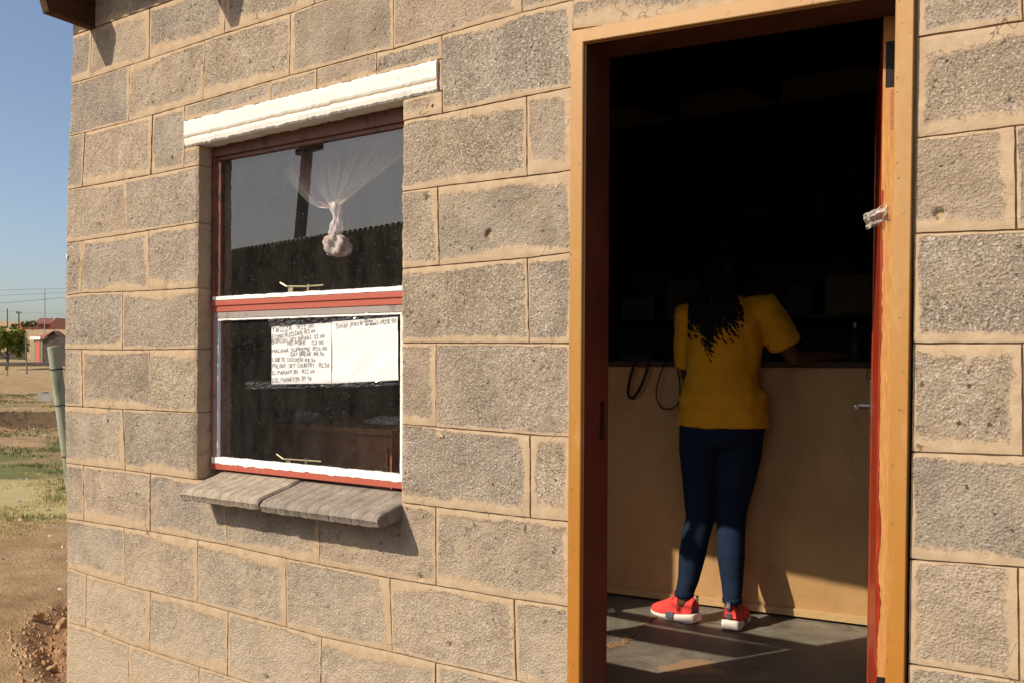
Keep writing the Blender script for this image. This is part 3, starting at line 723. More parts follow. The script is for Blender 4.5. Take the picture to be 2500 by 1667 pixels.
# ------------------------------------------------------------------ paper notices
FONT = {'A': '0,0 2,6 4,0|1,2 3,2', 'B': '0,0 0,6 2.6,6 3.4,4.6 2.2,3.3 0,3.2|2.2,3.3 3.8,1.7 2.6,0 0,0', 'C': '3.6,5.2 2,6 .4,4 .4,2 2,0 3.6,.6', 'D': '0,0 0,6 2.4,5.6 3.8,3 2.4,.2 0,0',
 'E': '3.4,6 0,6 0,0 3.4,0|0,3 2.6,3', 'F': '3.4,6 0,6 0,0|0,3 2.6,3', 'H': '0,0 0,6|3.6,0 3.6,6|0,3 3.6,3', 'I': '.3,6 2.7,6|1.5,6 1.5,0|.3,0 2.7,0', 'K': '0,0 0,6|3.4,6 0,2.8 3.5,0', 'L': '0,6 0,0 3.2,0',
 'M': '0,0 .2,6 2,2.8 3.9,6 4.1,0', 'N': '0,0 0,6 3.6,0 3.6,6', 'O': '1.8,6 .2,4.4 .1,1.7 1.8,0 3.5,1.5 3.6,4.4 1.8,6', 'P': '0,0 0,6 2.7,6 3.4,4.5 2.5,3.1 0,3', 'R': '0,0 0,6 2.7,6 3.4,4.5 2.3,3.1 0,3|1.6,3 3.6,0',
 'S': '3.5,5.4 2,6 .4,5 .6,3.6 3,2.5 3.5,1.1 1.8,0 .2,.7', 'T': '0,6 4,6|2,6 2,0', 'U': '0,6 .2,1.2 1.8,0 3.4,1.2 3.6,6', 'W': '0,6 1,0 2.3,4 3.6,0 4.6,6', 'X': '0,0 3.6,6|0,6 3.6,0', 'Y': '0,6 1.8,3.2 3.6,6|1.8,3.2 1.8,0', 'Z': '0,6 3.6,6 0,0 3.6,0',
 '0': '1.7,4.8 .4,3.4 .4,1.3 1.7,0 3,1.3 3,3.4 1.7,4.8', '1': '.3,4.6 1.5,6 1.5,0|.3,0 2.7,0', '2': '.2,4.8 1.6,6 3.2,5 2.6,3 .1,0 3.5,0', '3': '.2,5.5 2,6 3.2,4.8 1.5,3.2 3.4,1.6 2,0 .2,.4', '5': '3.3,6 .5,6 .3,3.4 2.4,3.6 3.3,1.8 2,0 .2,.4', '8': '1.8,3.2 .5,4.6 1.8,6 3.1,4.6 1.8,3.2 .2,1.5 1.8,0 3.4,1.5 1.8,3.2',
 ':': '.8,1 1.0,1.3|.8,4 1.0,4.3', '.': '.7,0 1.0,.3', '/': '0,-.6 2.6,6.4', '(': '1.6,7 .4,5 .4,1.5 1.6,-.6', ')': '.2,7 1.4,5 1.4,1.5 .2,-.6', '-': '.3,2.6 2.2,2.8',
 's': '2.6,3.6 1,4 .4,3 2.5,1.4 1.6,0 .1,.5', 'o': '1.5,4 .2,2.2 1.4,0 2.8,1.9 1.5,4', 'u': '.1,4 .4,.6 1.5,0 2.6,1 2.7,4 2.9,0', 'p': '.2,4 .1,-2.6|.2,2.8 1.6,4 2.8,2.4 1.6,.4 .2,1', 'a': '2.7,4 1.2,4 .2,2 1.2,0 2.6,1.2 2.7,4 2.9,0', 'c': '2.6,3.5 1.4,4 .2,2 1.4,0 2.7,.6', 'k': '.2,0 .2,6|2.6,4 .2,1.8 2.7,0', 'y': '0,4 1.3,1|2.7,4 .8,-2.4', 'b': '.2,6 .2,0|.2,2.6 1.6,3.9 2.8,1.8 1.5,0 .2,.6', 'r': '.2,4 .3,0|.3,2.4 1.2,3.8 2.4,3.7', 'e': '.3,2 2.7,2.4 1.6,4 .2,2.2 1,0 2.7,.6', 'm': '0,0 .1,4 1.3,3.6 1.5,0|1.5,3.2 2.8,3.8 3,0'}
def write(mb, text, P, u0, u1, v0, v1, hgt, wid=.0016, seed=0):
    rs = random.Random(seed + 7)
    adv = []; 
    for ch in text:
        if ch == ' ': adv.append(2.6); continue
        mx = max(float(q.split(',')[0]) for st in FONT[ch].split('|') for q in st.split()); adv.append(mx + 1.25)
    tot = sum(adv); sx = (u1 - u0) / tot; x = 0
    for ch, a in zip(text, adv):
        if ch != ' ':
            dy = rs.uniform(-.3, .3); sk = rs.uniform(-.08, .12); hs = rs.uniform(.88, 1.12)
            for st in FONT[ch].split('|'):
                pts = [tuple(map(float, q.split(','))) for q in st.split()]
                pp = []
                for (px, py) in pts:
                    uu = u0 + (x + px + py * sk + rs.uniform(-.12, .12)) * sx; vv = lerp(v0, v1, (uu - u0) / (u1 - u0)) + (py * hs + dy + rs.uniform(-.12, .12)) / 6 * hgt
                    pp.append((uu, vv))
                for (a0, b0), (a1, b1) in zip(pp, pp[1:]):
                    dx, dz = a1 - a0, b1 - b0; L = math.hypot(dx, dz) or 1; nx_, nz_ = -dz / L * wid / 2, dx / L * wid / 2; ex, ez = dx / L * wid * .4, dz / L * wid * .4
                    mb.add([P(a0 - ex + nx_, b0 - ez + nz_), P(a0 - ex - nx_, b0 - ez - nz_), P(a1 + ex - nx_, b1 + ez - nz_), P(a1 + ex + nx_, b1 + ez + nz_)], [(0, 1, 2, 3)])
        x += a
def paper(q, mat, name, label, crease, torn=False, lines=()):
    TL_, TR_, BR_, BL_ = [onY(a, b, YG - .006) for a, b in q]
    Wd, Hd = (TR_ - TL_).length, (TL_ - BL_).length
    def surf(u, v):
        p = TL_.lerp(TR_, u).lerp(BL_.lerp(BR_, u), v)
        y = crease * (.0035 * nz(u * 3 + v * 2.2, v * 1.1 - u * 2, 2) + .0018 * abs(nz(u * 6, v * 6, 5)))
        return Vector((p.x, p.y - .002 + y, p.z))
    m_ = MB(); n_ = 40; rows = []
    for j in range(n_ + 1):
        rr_ = []
        for i in range(n_ + 1):
            u, v = i / n_, j / n_
            if torn and j == 0: v = .012 + .016 * nz(u * 14, 3) + .01 * nz(u * 40, 1)
            rr_.append(surf(u, v))
        rows.append(rr_)
    m_.grid(rows, flip=True)
    o = m_.build(name, M['paper'], smooth=True, label=label, cat='notice', origin=BL_)
    t_ = MB()
    for (txt, u0, u1, v0, v1, h_) in lines:
        def P(x_, z_):
            p = surf(x_ / Wd, 1 - z_ / Hd); return (p.x, p.y - .0012, p.z)
        write(t_, txt, P, u0 * Wd, u1 * Wd, (1 - v0) * Hd, (1 - v1) * Hd, h_ * Hd, seed=len(txt))
    if t_.v:
        t_.v = [tuple(Vector(v)) for v in t_.v]
        t_.build('handwriting', M['ink'], o)
    return o
U = lambda x: (x - 160) / 950
V = lambda y: (y - 165) / 925
lines = [('TWIZZA  :R11.00', U(175), U(850), V(268), V(232), .082), ('ECONO RUSSIAN: R3.00', U(170), U(870), V(378), V(308), .068), ('BOROSO: SKY BRAAI :11.00', U(170), U(1015), V(445), V(395), .064),
 (':NO PORK   :12.00', U(410), U(1000), V(482), V(492), .064), ('MALANA: SUPREME :R10.00', U(175), U(1050), V(588), V(582), .062), (':DAY BREAK :R8.50', U(465), U(1005), V(652), V(662), .060),
 ('LIBETE CHICKEN: R8.50', U(175), U(870), V(722), V(756), .062), ('POLONY: SKY COUNTRY : R1.50', U(175), U(1085), V(830), V(840), .066), ('1L PARAFFIN : R11.00', U(165), U(865), V(938), V(925), .062), ('1/2L PARAFFIN: R5.50', U(165), U(815), V(1060), V(1035), .066)]
paper([(664, 797), (810, 786), (810, 935), (664, 937)], M['paper'], 'price_list', 'white paper price list handwritten in ink, left sheet on lower window pane', .5, True, lines)
U2 = lambda x: (x - 1112) / 1060
paper([(811, 786), (972, 774), (973, 927), (811, 935)], M['paper'], 'price_notice', 'creased white paper with one handwritten line on top, right sheet on lower pane', 1.3, False,
      [('Soup pack', U2(1185), U2(1640), .115, .085, .075), ('(Day', U2(1655), U2(1790), .05, .05, .045), ('break)', U2(1670), U2(1870), .105, .10, .045), ('-M28.50', U2(1880), U2(2160), .11, .085, .072)])
# tape / film above and below the sheets
for nm, q, lab in (('tape', ((655, 772), (975, 756), (975, 781), (655, 801)), 'clear wrinkled tape holding both paper sheets along their top edge'), ('tape', ((600, 930), (975, 922), (975, 940), (600, 950)), 'clear wrinkled tape along the bottom edge of the paper sheets')):
    m_ = MB(); rows = []; Pq = [onY(a, b, YG - .012) for a, b in q]
    for j in range(7):
        rr_ = []
        for i in range(81):
            u, v = i / 80, j / 6; p = Pq[0].lerp(Pq[1], u).lerp(Pq[3].lerp(Pq[2], u), v)
            rr_.append(p + Vector((0, .005 * nz(u * 26 + v * 5, v * 3, 2), .004 * nz(u * 9, v, 3))))
        rows.append(rr_)
    m_.grid(rows, flip=True); m_.build(nm, M['plastic'], smooth=False, label=lab, cat='tape', origin=tuple(Pq[3]))

# ------------------------------------------------------------------ curtain behind the upper pane
cu = MB(); dens = []; pink = []
YC = .25
kt = onY(818, 508, YC); kn = onY(824, 596, YC); ztop = Z_(1.83)
# loose cloth on the left, scalloped hem
NU, NV = 120, 24; xl_, xr_ = onY(545, 400, YC).x, onY(800, 400, YC).x; hemz = onY(640, 470, YC).z
rows = []
for i in range(NU + 1):
    u = i / NU; rr_ = []
    hem = hemz + .055 * abs(math.sin(u * 5.2 + .5)) * (1 - .3 * u) + (.10 * max(0, .18 - u) / .18) - .03 * u
    for j in range(NV + 1):
        v = j / NV; x = lerp(xl_, xr_, u) + .012 * v * math.sin(u * 9) + .03 * v * v * u; z = lerp(ztop, hem, v)
        y = YC + .016 * math.sin(u * 26) * (.4 + v) + .01 * nz(u * 8, v * 2)
        rr_.append((x, y, z)); ridge = max(0, math.cos((u - .10) * 62)) ** 6 * (u < .4)
        dens.append(min(1, .10 + .06 * math.sin(u * 26 + 1) ** 2 + .75 * ridge * max(0, v - .78) / .22 + (.12 if v > .97 else 0))); pink.append(.25)
    rows.append(rr_)
cu.grid(rows)
# fan of folds drawn down to the knot
NU, NV = 260, 30; fl_, fr_ = onY(690, 380, YC).x, FX1 + .14; rows = []
for i in range(NU + 1):
    u = i / NU; rr_ = []; ph = u * 88 + 3.0 * nz(u * 7, 2); fold = math.sin(ph)
    z0 = lerp(ztop, kt.z + .17, max(0, 1 - u / .16)) if u < .16 else ztop
    x0_ = lerp(fl_, fr_, u) if u > .16 else lerp(fl_, fr_, u)
    for j in range(NV + 1):
        v = j / NV; g = v ** .92
        x = lerp(x0_, kt.x + (u - .5) * .030, g); z = lerp(z0, kt.z, v) - .05 * math.sin(math.pi * v) * (1 - u)
        y = YC + .020 * fold * (1 - .75 * v) + .008 * nz(u * 20, v * 4, 1)
        rr_.append((x, y, z)); t = max(0, (v - .18) / .82)
        d = .07 + .12 * max(0, fold) ** 3 + 2.2 * t ** 1.3 * (.45 + .55 * max(0, math.sin(ph * .5 + 1))) * (1 if u < .62 else .55)
        if u < .04: d = .80
        elif u < .12: d = .80
        dens.append(min(1, d)); pink.append(.95 if .045 < u < .105 else (.6 if (int(u * 40) % 9 == 4) else .05))
    rows.append(rr_)
cu.grid(rows)
# twisted tail and knot
NT = 40; rows = []
for j in range(NT + 1):
    v = j / NT; rr_ = []; cz = lerp(kt.z + .02, kn.z - .048, v); cxx = lerp(kt.x, kn.x, min(1, v * 1.3)) + .006 * math.sin(v * 7)
    rad = .017 + .006 * v + .024 * max(0, 1 - ((v - .80) / .20) ** 2) ** .5 if v > .60 else .015 + .011 * v + .004 * math.sin(v * 16)
    if v > .985: rad *= .3
    for i in range(49):
        a = 2 * math.pi * i / 48; tw = a * 5 + v * 13
        r_ = rad * (1 + .20 * math.sin(tw) + .10 * math.sin(a * 11 - v * 17) + .30 * nz(math.cos(a) * 2.5, math.sin(a) * 2.5, v * 7))
        rr_.append((cxx + r_ * math.cos(a), YC + r_ * .9 * math.sin(a), cz)); dens.append(.96); pink.append(min(1, .22 + .75 * max(0, math.sin(tw * .6 + 2)) ** 2))
    rows.append(rr_)
cu.grid(rows)
cu.att['dens'] = dens; cu.att['pink'] = pink
cu.build('curtain', M['sheer'], smooth=True, label='sheer white and pink curtain tied in a knot behind upper pane', cat='curtain', origin=(kn.x, .17, ztop))

# =================================================================== INTERIOR
fl = MB(); fl.box(CX + .165, XE - .151, .164, RB - .001, -.3, 0.0); fl.box(DL + .0, DR - .0, .002, .1639, -.019, -.001)
tag(fl.build('floor', M['floor']), kind='structure')
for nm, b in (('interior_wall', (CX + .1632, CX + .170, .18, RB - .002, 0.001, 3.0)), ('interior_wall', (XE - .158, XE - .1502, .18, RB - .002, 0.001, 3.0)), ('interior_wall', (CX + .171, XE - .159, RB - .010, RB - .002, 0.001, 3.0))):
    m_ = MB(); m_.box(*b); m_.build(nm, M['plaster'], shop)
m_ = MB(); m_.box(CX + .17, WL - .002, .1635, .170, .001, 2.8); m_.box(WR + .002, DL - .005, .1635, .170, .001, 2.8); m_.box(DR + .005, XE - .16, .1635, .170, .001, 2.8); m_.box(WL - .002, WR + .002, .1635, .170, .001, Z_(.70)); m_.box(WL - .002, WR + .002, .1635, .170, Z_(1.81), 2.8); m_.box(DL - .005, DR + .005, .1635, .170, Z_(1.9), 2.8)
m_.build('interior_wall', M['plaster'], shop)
# counter
c0 = onZ(1476.5, 1450); c1 = onZ(2109.5, 1530); cd = (c1 - c0).normalized(); cn = Vector((-cd.y, cd.x, 0))
def CQ(s_, d, z): return c0 + cd * s_ + cn * d + Vector((0, 0, z))
def cbox(m_, s0, s1, d0, d1, z0, z1): m_.hexa([CQ(s0, d0, z0), CQ(s1, d0, z0), CQ(s1, d1, z0), CQ(s0, d1, z0), CQ(s0, d0, z1), CQ(s1, d0, z1), CQ(s1, d1, z1), CQ(s0, d1, z1)])
counter = empty('shop_counter', CQ(.6, .2, 0), 'brown hardboard shop counter with pale batten along its foot', 'counter')
m_ = MB(); cbox(m_, -.75, 1.7, .004, .020, .010, 1.125); m_.build('front_panel', M['board'], counter)
m_ = MB(); cbox(m_, -.75, 1.7, -.008, .0035, .012, .045); m_.build('batten', M['batten'], counter, bevel=.001)
m_ = MB(); cbox(m_, -.78, 1.72, -.012, .55, 1.126, 1.152); m_.build('counter_top', M['dark_wood'], counter, bevel=.003)
for s0 in (-.75, 1.68):
    m_ = MB(); cbox(m_, s0, s0 + .02, .021, .53, .0, 1.125); m_.build('side_panel', M['board'], counter)
# things hanging from the counter edge
def strap(q, wd, lab, name='strap', cat='strap'):
    m_ = MB(); pts = []
    for a, b in q:
        d = ray(a, b); t = (cn.dot(c0 + cn * -.022 - CP)) / cn.dot(d); pts.append(CP + d * t)
    fine = []
    for i in range(len(pts) - 1):
        for k in range(6):
            t = k / 6; p0 = pts[max(i - 1, 0)]; p1 = pts[i]; p2 = pts[i + 1]; p3 = pts[min(i + 2, len(pts) - 1)]
            fine.append(.5 * ((2 * p1) + (-p0 + p2) * t + (2 * p0 - 5 * p1 + 4 * p2 - p3) * t * t + (-p0 + 3 * p1 - 3 * p2 + p3) * t ** 3))
    fine.append(pts[-1])
    m_.tube(fine, [(wd, .002)] * len(fine), 8, ref=cn.cross(Vector((0, 0, 1)))); m_.build(name, M['black'], smooth=True, label=lab, cat=cat, origin=tuple(pts[0]))
strap([(1552, 878), (1543, 905), (1535, 940), (1535, 965), (1548, 968), (1566, 940), (1580, 900), (1583, 878)], .0075, 'wide black strap looped over the counter edge, left of the two loops')
strap([(1626, 880), (1610, 920), (1602, 960), (1612, 990), (1630, 998), (1655, 985), (1660, 940), (1652, 885)], .0035, 'thin black strap looping from the counter edge beside the woman')
strap([(2128, 880), (2118, 905), (2116, 925), (2124, 932), (2135, 925)], .0015, 'thin dark cord loop hanging at the right end of the counter', 'cord', 'cord')
# bottle on the counter
bt = empty('bottle', CQ(1.16, .10, 1.152), 'small dark bottle with pale cap on the counter right of the woman', 'bottle')
p = CQ(1.16, .10, 1.152); m_ = MB(); m_.tube([p + Vector((0, 0, z)) for z in (.001, .01, .10, .125, .15)], [.028, .031, .031, .014, .012], 16); m_.build('bottle_body', M['black'], bt, smooth=True)
m_ = MB(); m_.tube([p + Vector((0, 0, z)) for z in (.1505, .172)], .014, 12); m_.build('bottle_cap', M['steel'], bt)
# low cabinet seen through the window, packets on it
cab = empty('low_cabinet', (-2.9, .9, 0), 'low brown wooden cabinet inside the shop, seen through lower pane', 'cabinet')
m_ = MB(); m_.box(-3.25, -2.47, .655, 1.15, .03, .845); m_.build('cabinet_body', M['cabinet'], cab, bevel=.004)
m_ = MB(); m_.box(-3.27, -2.455, .635, 1.17, .846, .872); m_.build('cabinet_top', M['cabinet'], cab, bevel=.004)
for i in range(2):
    m_ = MB(); m_.box(-3.235 + i * .39, -2.865 + i * .39 - .01, .643, .6545, .06, .80); m_.build('cabinet_door', M['cabinet'], cab, bevel=.003)
def crumple(cx_, cy_, cz_, sx, sy, sz, name, mat, label, cat, seed):
    bm = bmesh.new(); bmesh.ops.create_icosphere(bm, subdivisions=4, radius=1)
    for v in bm.verts:
        d = 1 + .35 * noise.noise(v.co * 1.6 + Vector((seed, 0, 0))) + .18 * abs(noise.noise(v.co * 4 + Vector((0, seed, 0))))
        v.co = Vector((v.co.x * sx * d, v.co.y * sy * d, max(-.9, v.co.z * d) * sz))
    me = bpy.data.meshes.new(name); bm.to_mesh(me); bm.free(); me.materials.append(mat)
    o = bpy.data.objects.new(name, me); sc.collection.objects.link(o); o.location = (cx_, cy_, cz_ + .9 * sz); tag(o, label, cat); return o
crumple(-3.10, .78, .872, .075, .05, .028, 'plastic_bag', M['plastic_scrap'], 'crumpled pale plastic bag lying on left end of the low cabinet', 'bag', 2.0)
crumple(-2.62, .80, .872, .10, .05, .022, 'plastic_bag', M['plastic_scrap'], 'flattened pale plastic bag lying on right end of the low cabinet', 'bag', 5.0)
# shelves along the back wall with goods in the dark
sh = empty('shelf_unit', (-2.3, 3.9, 0), 'dark wooden shelves against the back wall of the shop', 'shelf')
for z in (.55, 1.0, 1.42, 1.86):
    m_ = MB(); m_.box(-3.5, .3, 3.72, 4.25, z, z + .022); m_.build('shelf_board', M['dark_wood'], sh)
for x in (-3.5, -2.25, -1.0, .28):
    m_ = MB(); m_.box(x, x + .022, 3.70, 3.719, 0.001, 2.1); m_.build('upright', M['dark_wood'], sh)
cols = [plain('packet_%d' % i, c, .6, .1, 20, .1) for i, c in enumerate([(.16, .14, .12), (.14, .04, .03), (.05, .06, .08), (.15, .11, .05), (.12, .11, .10)])]
rs = random.Random(3); base_pack = None; words = ['white', 'red', 'dark', 'yellow', 'grey']
for zi, z in enumerate((.572, 1.022, 1.442)):
    x = -3.42; 
    while x < .1:
        wv = rs.uniform(.12, .3); hv = rs.uniform(.10, .28); ci = rs.randrange(5)
        m_ = MB(); m_.box(x, x + wv, 3.80, 3.80 + .22, z, z + hv)
        seen_ = globals().setdefault('SEEN', {}); seen_[(ci, zi)] = seen_.get((ci, zi), 0) + 1; ordn = ('first', 'second', 'third', 'fourth', 'fifth', 'sixth')[seen_[(ci, zi)] - 1]
        o = m_.build('packet', cols[ci], bevel=.012, origin=(x + wv / 2, 3.9, z), cat='packet', group='goods on the back shelves', label='%s %s packet from the left on the %s of the back shelves' % (ordn, words[ci], ('lowest board', 'middle board', 'upper board')[zi]))
        x += wv + rs.uniform(.02, .25)
# debris on the shop floor
m_ = MB(); q = [onZ(1482, 1487, .002), onZ(1498, 1483, .004), onZ(1503, 1493, .003), onZ(1487, 1496, .002)]; m_.add(q, [(0, 1, 2, 3)]); m_.build('paper_scrap', M['paper'], label='small white paper scrap on the shop floor by left door jamb', cat='paper scrap')

# crumbled, torn floor covering running from her shoe to the left jamb
M['crumb'] = plain('torn_tan_underlay', (.30, .19, .10), .95, .35, 60, .8, .1, bd=.006)
fm = MB(); pa = [onZ(*q, .0) for q in ((1602, 1504), (1578, 1520), (1553, 1537), (1540, 1556), (1520, 1570), (1500, 1576), (1472, 1578))]; rs_ = random.Random(4)
for i in range(len(pa) - 1):
    for k in range(70):
        p = pa[i].lerp(pa[i + 1], rs_.random()) + Vector((rs_.gauss(0, 1), rs_.gauss(0, 1), 0)) * (.004 + .010 * i / 5); sz = rs_.uniform(.003, .011); a = rs_.uniform(0, 6); h = rs_.uniform(.002, .007)
        q = [p + Vector((math.cos(a + t) * sz * rs_.uniform(.6, 1.2), math.sin(a + t) * sz * rs_.uniform(.5, 1), .0015)) for t in (0, 1.6, 3.1, 4.7)]; fm.add(q + [p + Vector((0, 0, h))], [(0, 1, 4), (1, 2, 4), (2, 3, 4), (3, 0, 4)])
fm.build('floor_crumbs', M['crumb'], kind='stuff', label='tan crumbs along the crack in the shop floor by the left sneaker', cat='crumbs')

# =================================================================== PERSON
def remeshed(name, mb, mat, voxel, parent, smooth_it=6, **k):
    o = mb.build(name, mat, parent, smooth=True, **k)
    m = o.modifiers.new('remesh', 'REMESH'); m.mode = 'VOXEL'; m.voxel_size = voxel; m.use_smooth_shade = True
    s_ = o.modifiers.new('smooth', 'SMOOTH'); s_.factor = .5; s_.iterations = smooth_it
    return o
ax = Vector((.98, .20, 0)).normalized(); ay = Vector((-.20, .98, 0)).normalized()   # her right, her forward
M['skin'] = plain('brown_skin', (.11, .045, .024), .5, .06, 30, .05, .4)
def cloth(name, col, wr=.0, sc_=500, spec=.15, folds=.5):
    a = N(name, .9, spec); v = a.pos()
    f = a.noise(v, 8, 4, .5); a.color(a.ramp(f, [(.3, [c * .9 for c in col]), (.7, [min(1, c * 1.06) for c in col])]))
    a.bump(a.noise(v, sc_, 2), .15, .001); a.bump(a.noise(a.pos((1, 1, 2.4)), 9, 3, .5, .7), folds, .02); return a.m
M['shirt'] = cloth('yellow_cotton', (.74, .37, .020)); M['denim'] = cloth('dark_blue_denim', (.011, .021, .047), sc_=700, folds=.25)
M['hair'] = plain('black_hair', (.006, .005, .005), .45, .2, 60, .2, .4)
M['shoe'] = cloth('coral_red_knit', (.80, .075, .065), sc_=900, folds=.1); M['sole'] = plain('white_foam_sole', (.84, .74, .66), .7, .04, 60, .25)
M['plug'] = plain('dark_grey_rubber', (.10, .11, .14), .6, .05, 60, .05)
PC = Vector((-1.41, 1.60, 0))
person = empty('person', (-1.45, 1.63, 0), 'woman in yellow t-shirt, dark jeans and red sneakers leaning at counter, seen from behind', 'person')
LD = Vector((-.045, .105, .004))
hipL, hipR = Vector((-1.487, 1.585, .85)) + LD, Vector((-1.328, 1.625, .85)) + LD
knL, knR = Vector((-1.512, 1.612, .44)) + LD, Vector((-1.382, 1.660, .44)) + LD
anL, anR = Vector((-1.590, 1.612, .095)), Vector((-1.376, 1.628, .095))
shL, shR = Vector((-1.550, 1.590, 1.360)) + LD, Vector((-1.228, 1.655, 1.380)) + LD
elL, elR = Vector((-1.590, 1.665, 1.085)) + LD, Vector((-1.128, 1.745, 1.165)) + LD
wrL, wrR = Vector((-1.53, 1.955, 1.176)), Vector((-1.045, 2.02, 1.178))
neck = Vector((-1.405, 1.640, 1.415)) + LD; head = Vector((-1.420, 1.690, 1.537)) + LD
tor = [Vector((-1.405, 1.605, .80)), Vector((-1.405, 1.600, .90)), Vector((-1.405, 1.600, 1.02)), Vector((-1.400, 1.605, 1.15)), Vector((-1.395, 1.615, 1.27)), Vector((-1.392, 1.625, 1.36)), Vector((-1.398, 1.635, 1.41))]
tor = [p + LD for p in tor]
body = MB()
body.tube(tor, [(.165, .12), (.165, .115), (.125, .095), (.145, .10), (.155, .105), (.13, .085), (.06, .055)], 20, ref=ax)
body.tube([neck - Vector((0, .01, .03)), neck, head - Vector((0, .01, .05))], [.055, .05, .052], 14)
# head with face turned to the counter
fd = (ay * .93 + Vector((0, 0, -.37))).normalized(); upv = ax.cross(fd).normalized()
def HP(a, b, c): return head + ax * a + fd * b + upv * c
body.tube([HP(0, -.012, -.088), HP(0, .02, -.10), HP(0, .01, -.075), HP(0, .004, -.035), HP(0, 0, .01), HP(0, -.004, .055), HP(0, -.006, .088), HP(0, -.006, .104)], [(.02, .02), (.035, .045), (.055, .072), (.070, .086), (.076, .094), (.070, .088), (.045, .060), (.015, .02)], 20, ref=ax)
body.tube([HP(0, .086, .012), HP(0, .104, -.020), HP(0, .092, -.030)], [.009, .014, .010], 8)
body.tube([HP(-.02, .080, -.055), HP(0, .086, -.055), HP(.02, .080, -.055)], [.006, .009, .006], 8)
for s_ in (-1, 1): body.tube([HP(s_ * .074, -.008, .018), HP(s_ * .082, -.012, .0), HP(s_ * .074, -.004, -.022)], [(.008, .018), (.009, .02), (.007, .012)], 8)
def limb(m_, pts, rads, n=14): m_.tube(pts, rads, n)
for sh_, el_, wr_ in ((shL, elL, wrL), (shR, elR, wrR)):
    limb(body, [sh_, sh_.lerp(el_, .5), el_, el_.lerp(wr_, .35), wr_], [.052, .046, .038, .037, .025])
    d = (wr_ - el_).normalized(); d = Vector((d.x, d.y, min(d.z, -.02))).normalized(); sidev = d.cross(Vector((0, 0, 1))).normalized()
    body.tube([wr_, wr_ + d * .04, wr_ + d * .085], [(.027, .017), (.038, .015), (.036, .012)], 10, ref=sidev)
    thumb_side = 1 if sh_ is shL else -1
    for k, L in enumerate((.068, .078, .072, .056)):
        o_ = (k - 1.5) * .0185 * thumb_side * -1
        b0 = wr_ + d * .078 + sidev * o_; b1 = b0 + d * L * .45 + Vector((0, 0, .010)) + sidev * o_ * .15; b2 = b0 + d * L * .85 + Vector((0, 0, .001)) + sidev * o_ * .2; b3 = b0 + d * L * .95 + Vector((0, 0, -.010)) + sidev * o_ * .2
        body.tube([b0, b1, b2, b3], [.0092, .0088, .0078, .0065], 8)
    t0 = wr_ + d * .025 + sidev * thumb_side * .028; body.tube([t0, t0 + d * .03 + sidev * thumb_side * .018, t0 + d * .06 + sidev * thumb_side * .018], [.012, .0105, .008], 8)
for hp_, kn_, an_ in ((hipL, knL, anL), (hipR, knR, anR)):
    limb(body, [hp_, hp_.lerp(kn_, .5), kn_, kn_.lerp(an_, .35), an_ + Vector((0, 0, .03)), an_ + Vector((0, 0, -.03))], [.080, .070, .050, .050, .032, .036])
remeshed('body', body, M['skin'], .007, person, 3)
# eyes
ey = MB()
for s_ in (-1, 1):
    c_ = HP(s_ * .031, .082, .012); ey.tube([c_ - fd * .008, c_, c_ + fd * .004], [.011, .011, .005], 12)
ey.build('eyes', M['paper'], person, smooth=True)
# jeans
je = MB()
je.tube([Vector((-1.405, 1.605, .78)) + LD, Vector((-1.405, 1.602, .86)) + LD, Vector((-1.405, 1.600, .95)) + LD, Vector((-1.405, 1.600, 1.00)) + LD], [(.165, .125), (.190, .142), (.172, .122), (.15, .11)], 22, ref=ax)
je.tube([hipL + Vector((.01, -.035, 0)), hipL + Vector((.01, -.028, -.07))], [.085, .07], 14); je.tube([hipR + Vector((-.01, -.035, 0)), hipR + Vector((-.01, -.028, -.07))], [.085, .07], 14)
for hp_, kn_, an_ in ((hipL, knL, anL), (hipR, knR, anR)):
    je.tube([hp_ + Vector((0, 0, .03)), hp_.lerp(kn_, .25), hp_.lerp(kn_, .55), kn_ + Vector((0, 0, .05)), kn_, kn_.lerp(an_, .22) + Vector((0, -.012, 0)), kn_.lerp(an_, .45) + Vector((0, -.012, 0)), kn_.lerp(an_, .75), an_ + Vector((0, 0, .028)), an_ + Vector((0, 0, .018))],
            [(.104, .115), (.104, .11), (.087, .092), (.070, .073), (.064, .067), (.062, .066), (.060, .064), (.047, .051), (.040, .044), (.040, .044)], 20, ref=ax)
remeshed('jeans', je, M['denim'], .0075, person, 4)
hm = MB()
for an_ in (anL, anR): hm.tube([an_ + Vector((0, 0, .014)), an_ + Vector((0, 0, .017)), an_ + Vector((0, 0, .034)), an_ + Vector((0, 0, .037))], [(.039, .043), (.0425, .0465), (.0435, .0475), (.041, .045)], 24, ref=ax)
hm.build('hem', M['denim'], person, smooth=True)
# shirt
st = MB()
def ringpath(z, w_, d_, ox=0, oy=0): return Vector((-1.403 + ox, 1.600 + oy, z)), (w_, d_)
T = [(.858, .200, .146, .006, .0), (.870, .204, .150, .006, 0), (.92, .196, .145, .003, 0), (.948, .187, .137, 0, 0), (.958, .188, .138, 0, 0), (.972, .197, .150, .004, -.004), (1.00, .191, .147, .003, -.004), (1.04, .168, .138, 0, -.002), (1.10, .158, .130, .002, 0), (1.20, .166, .128, .006, .006), (1.30, .176, .126, .010, .016), (1.365, .158, .108, .010, .026), (1.405, .110, .085, .006, .034), (1.425, .066, .062, .0, .038)]
st.tube([ringpath(*t)[0] if len(t) == 3 else Vector((-1.403 + t[3], 1.600 + t[4], t[0])) + LD for t in T], [(t[1], t[2]) for t in T], 30, ref=ax)
st.tube([shL + Vector((.06, 0, -.01)), shL, shL.lerp(elL, .4), shL.lerp(elL, .80), shL.lerp(elL, .86)], [.070, .076, .072, .068, .060], 18)
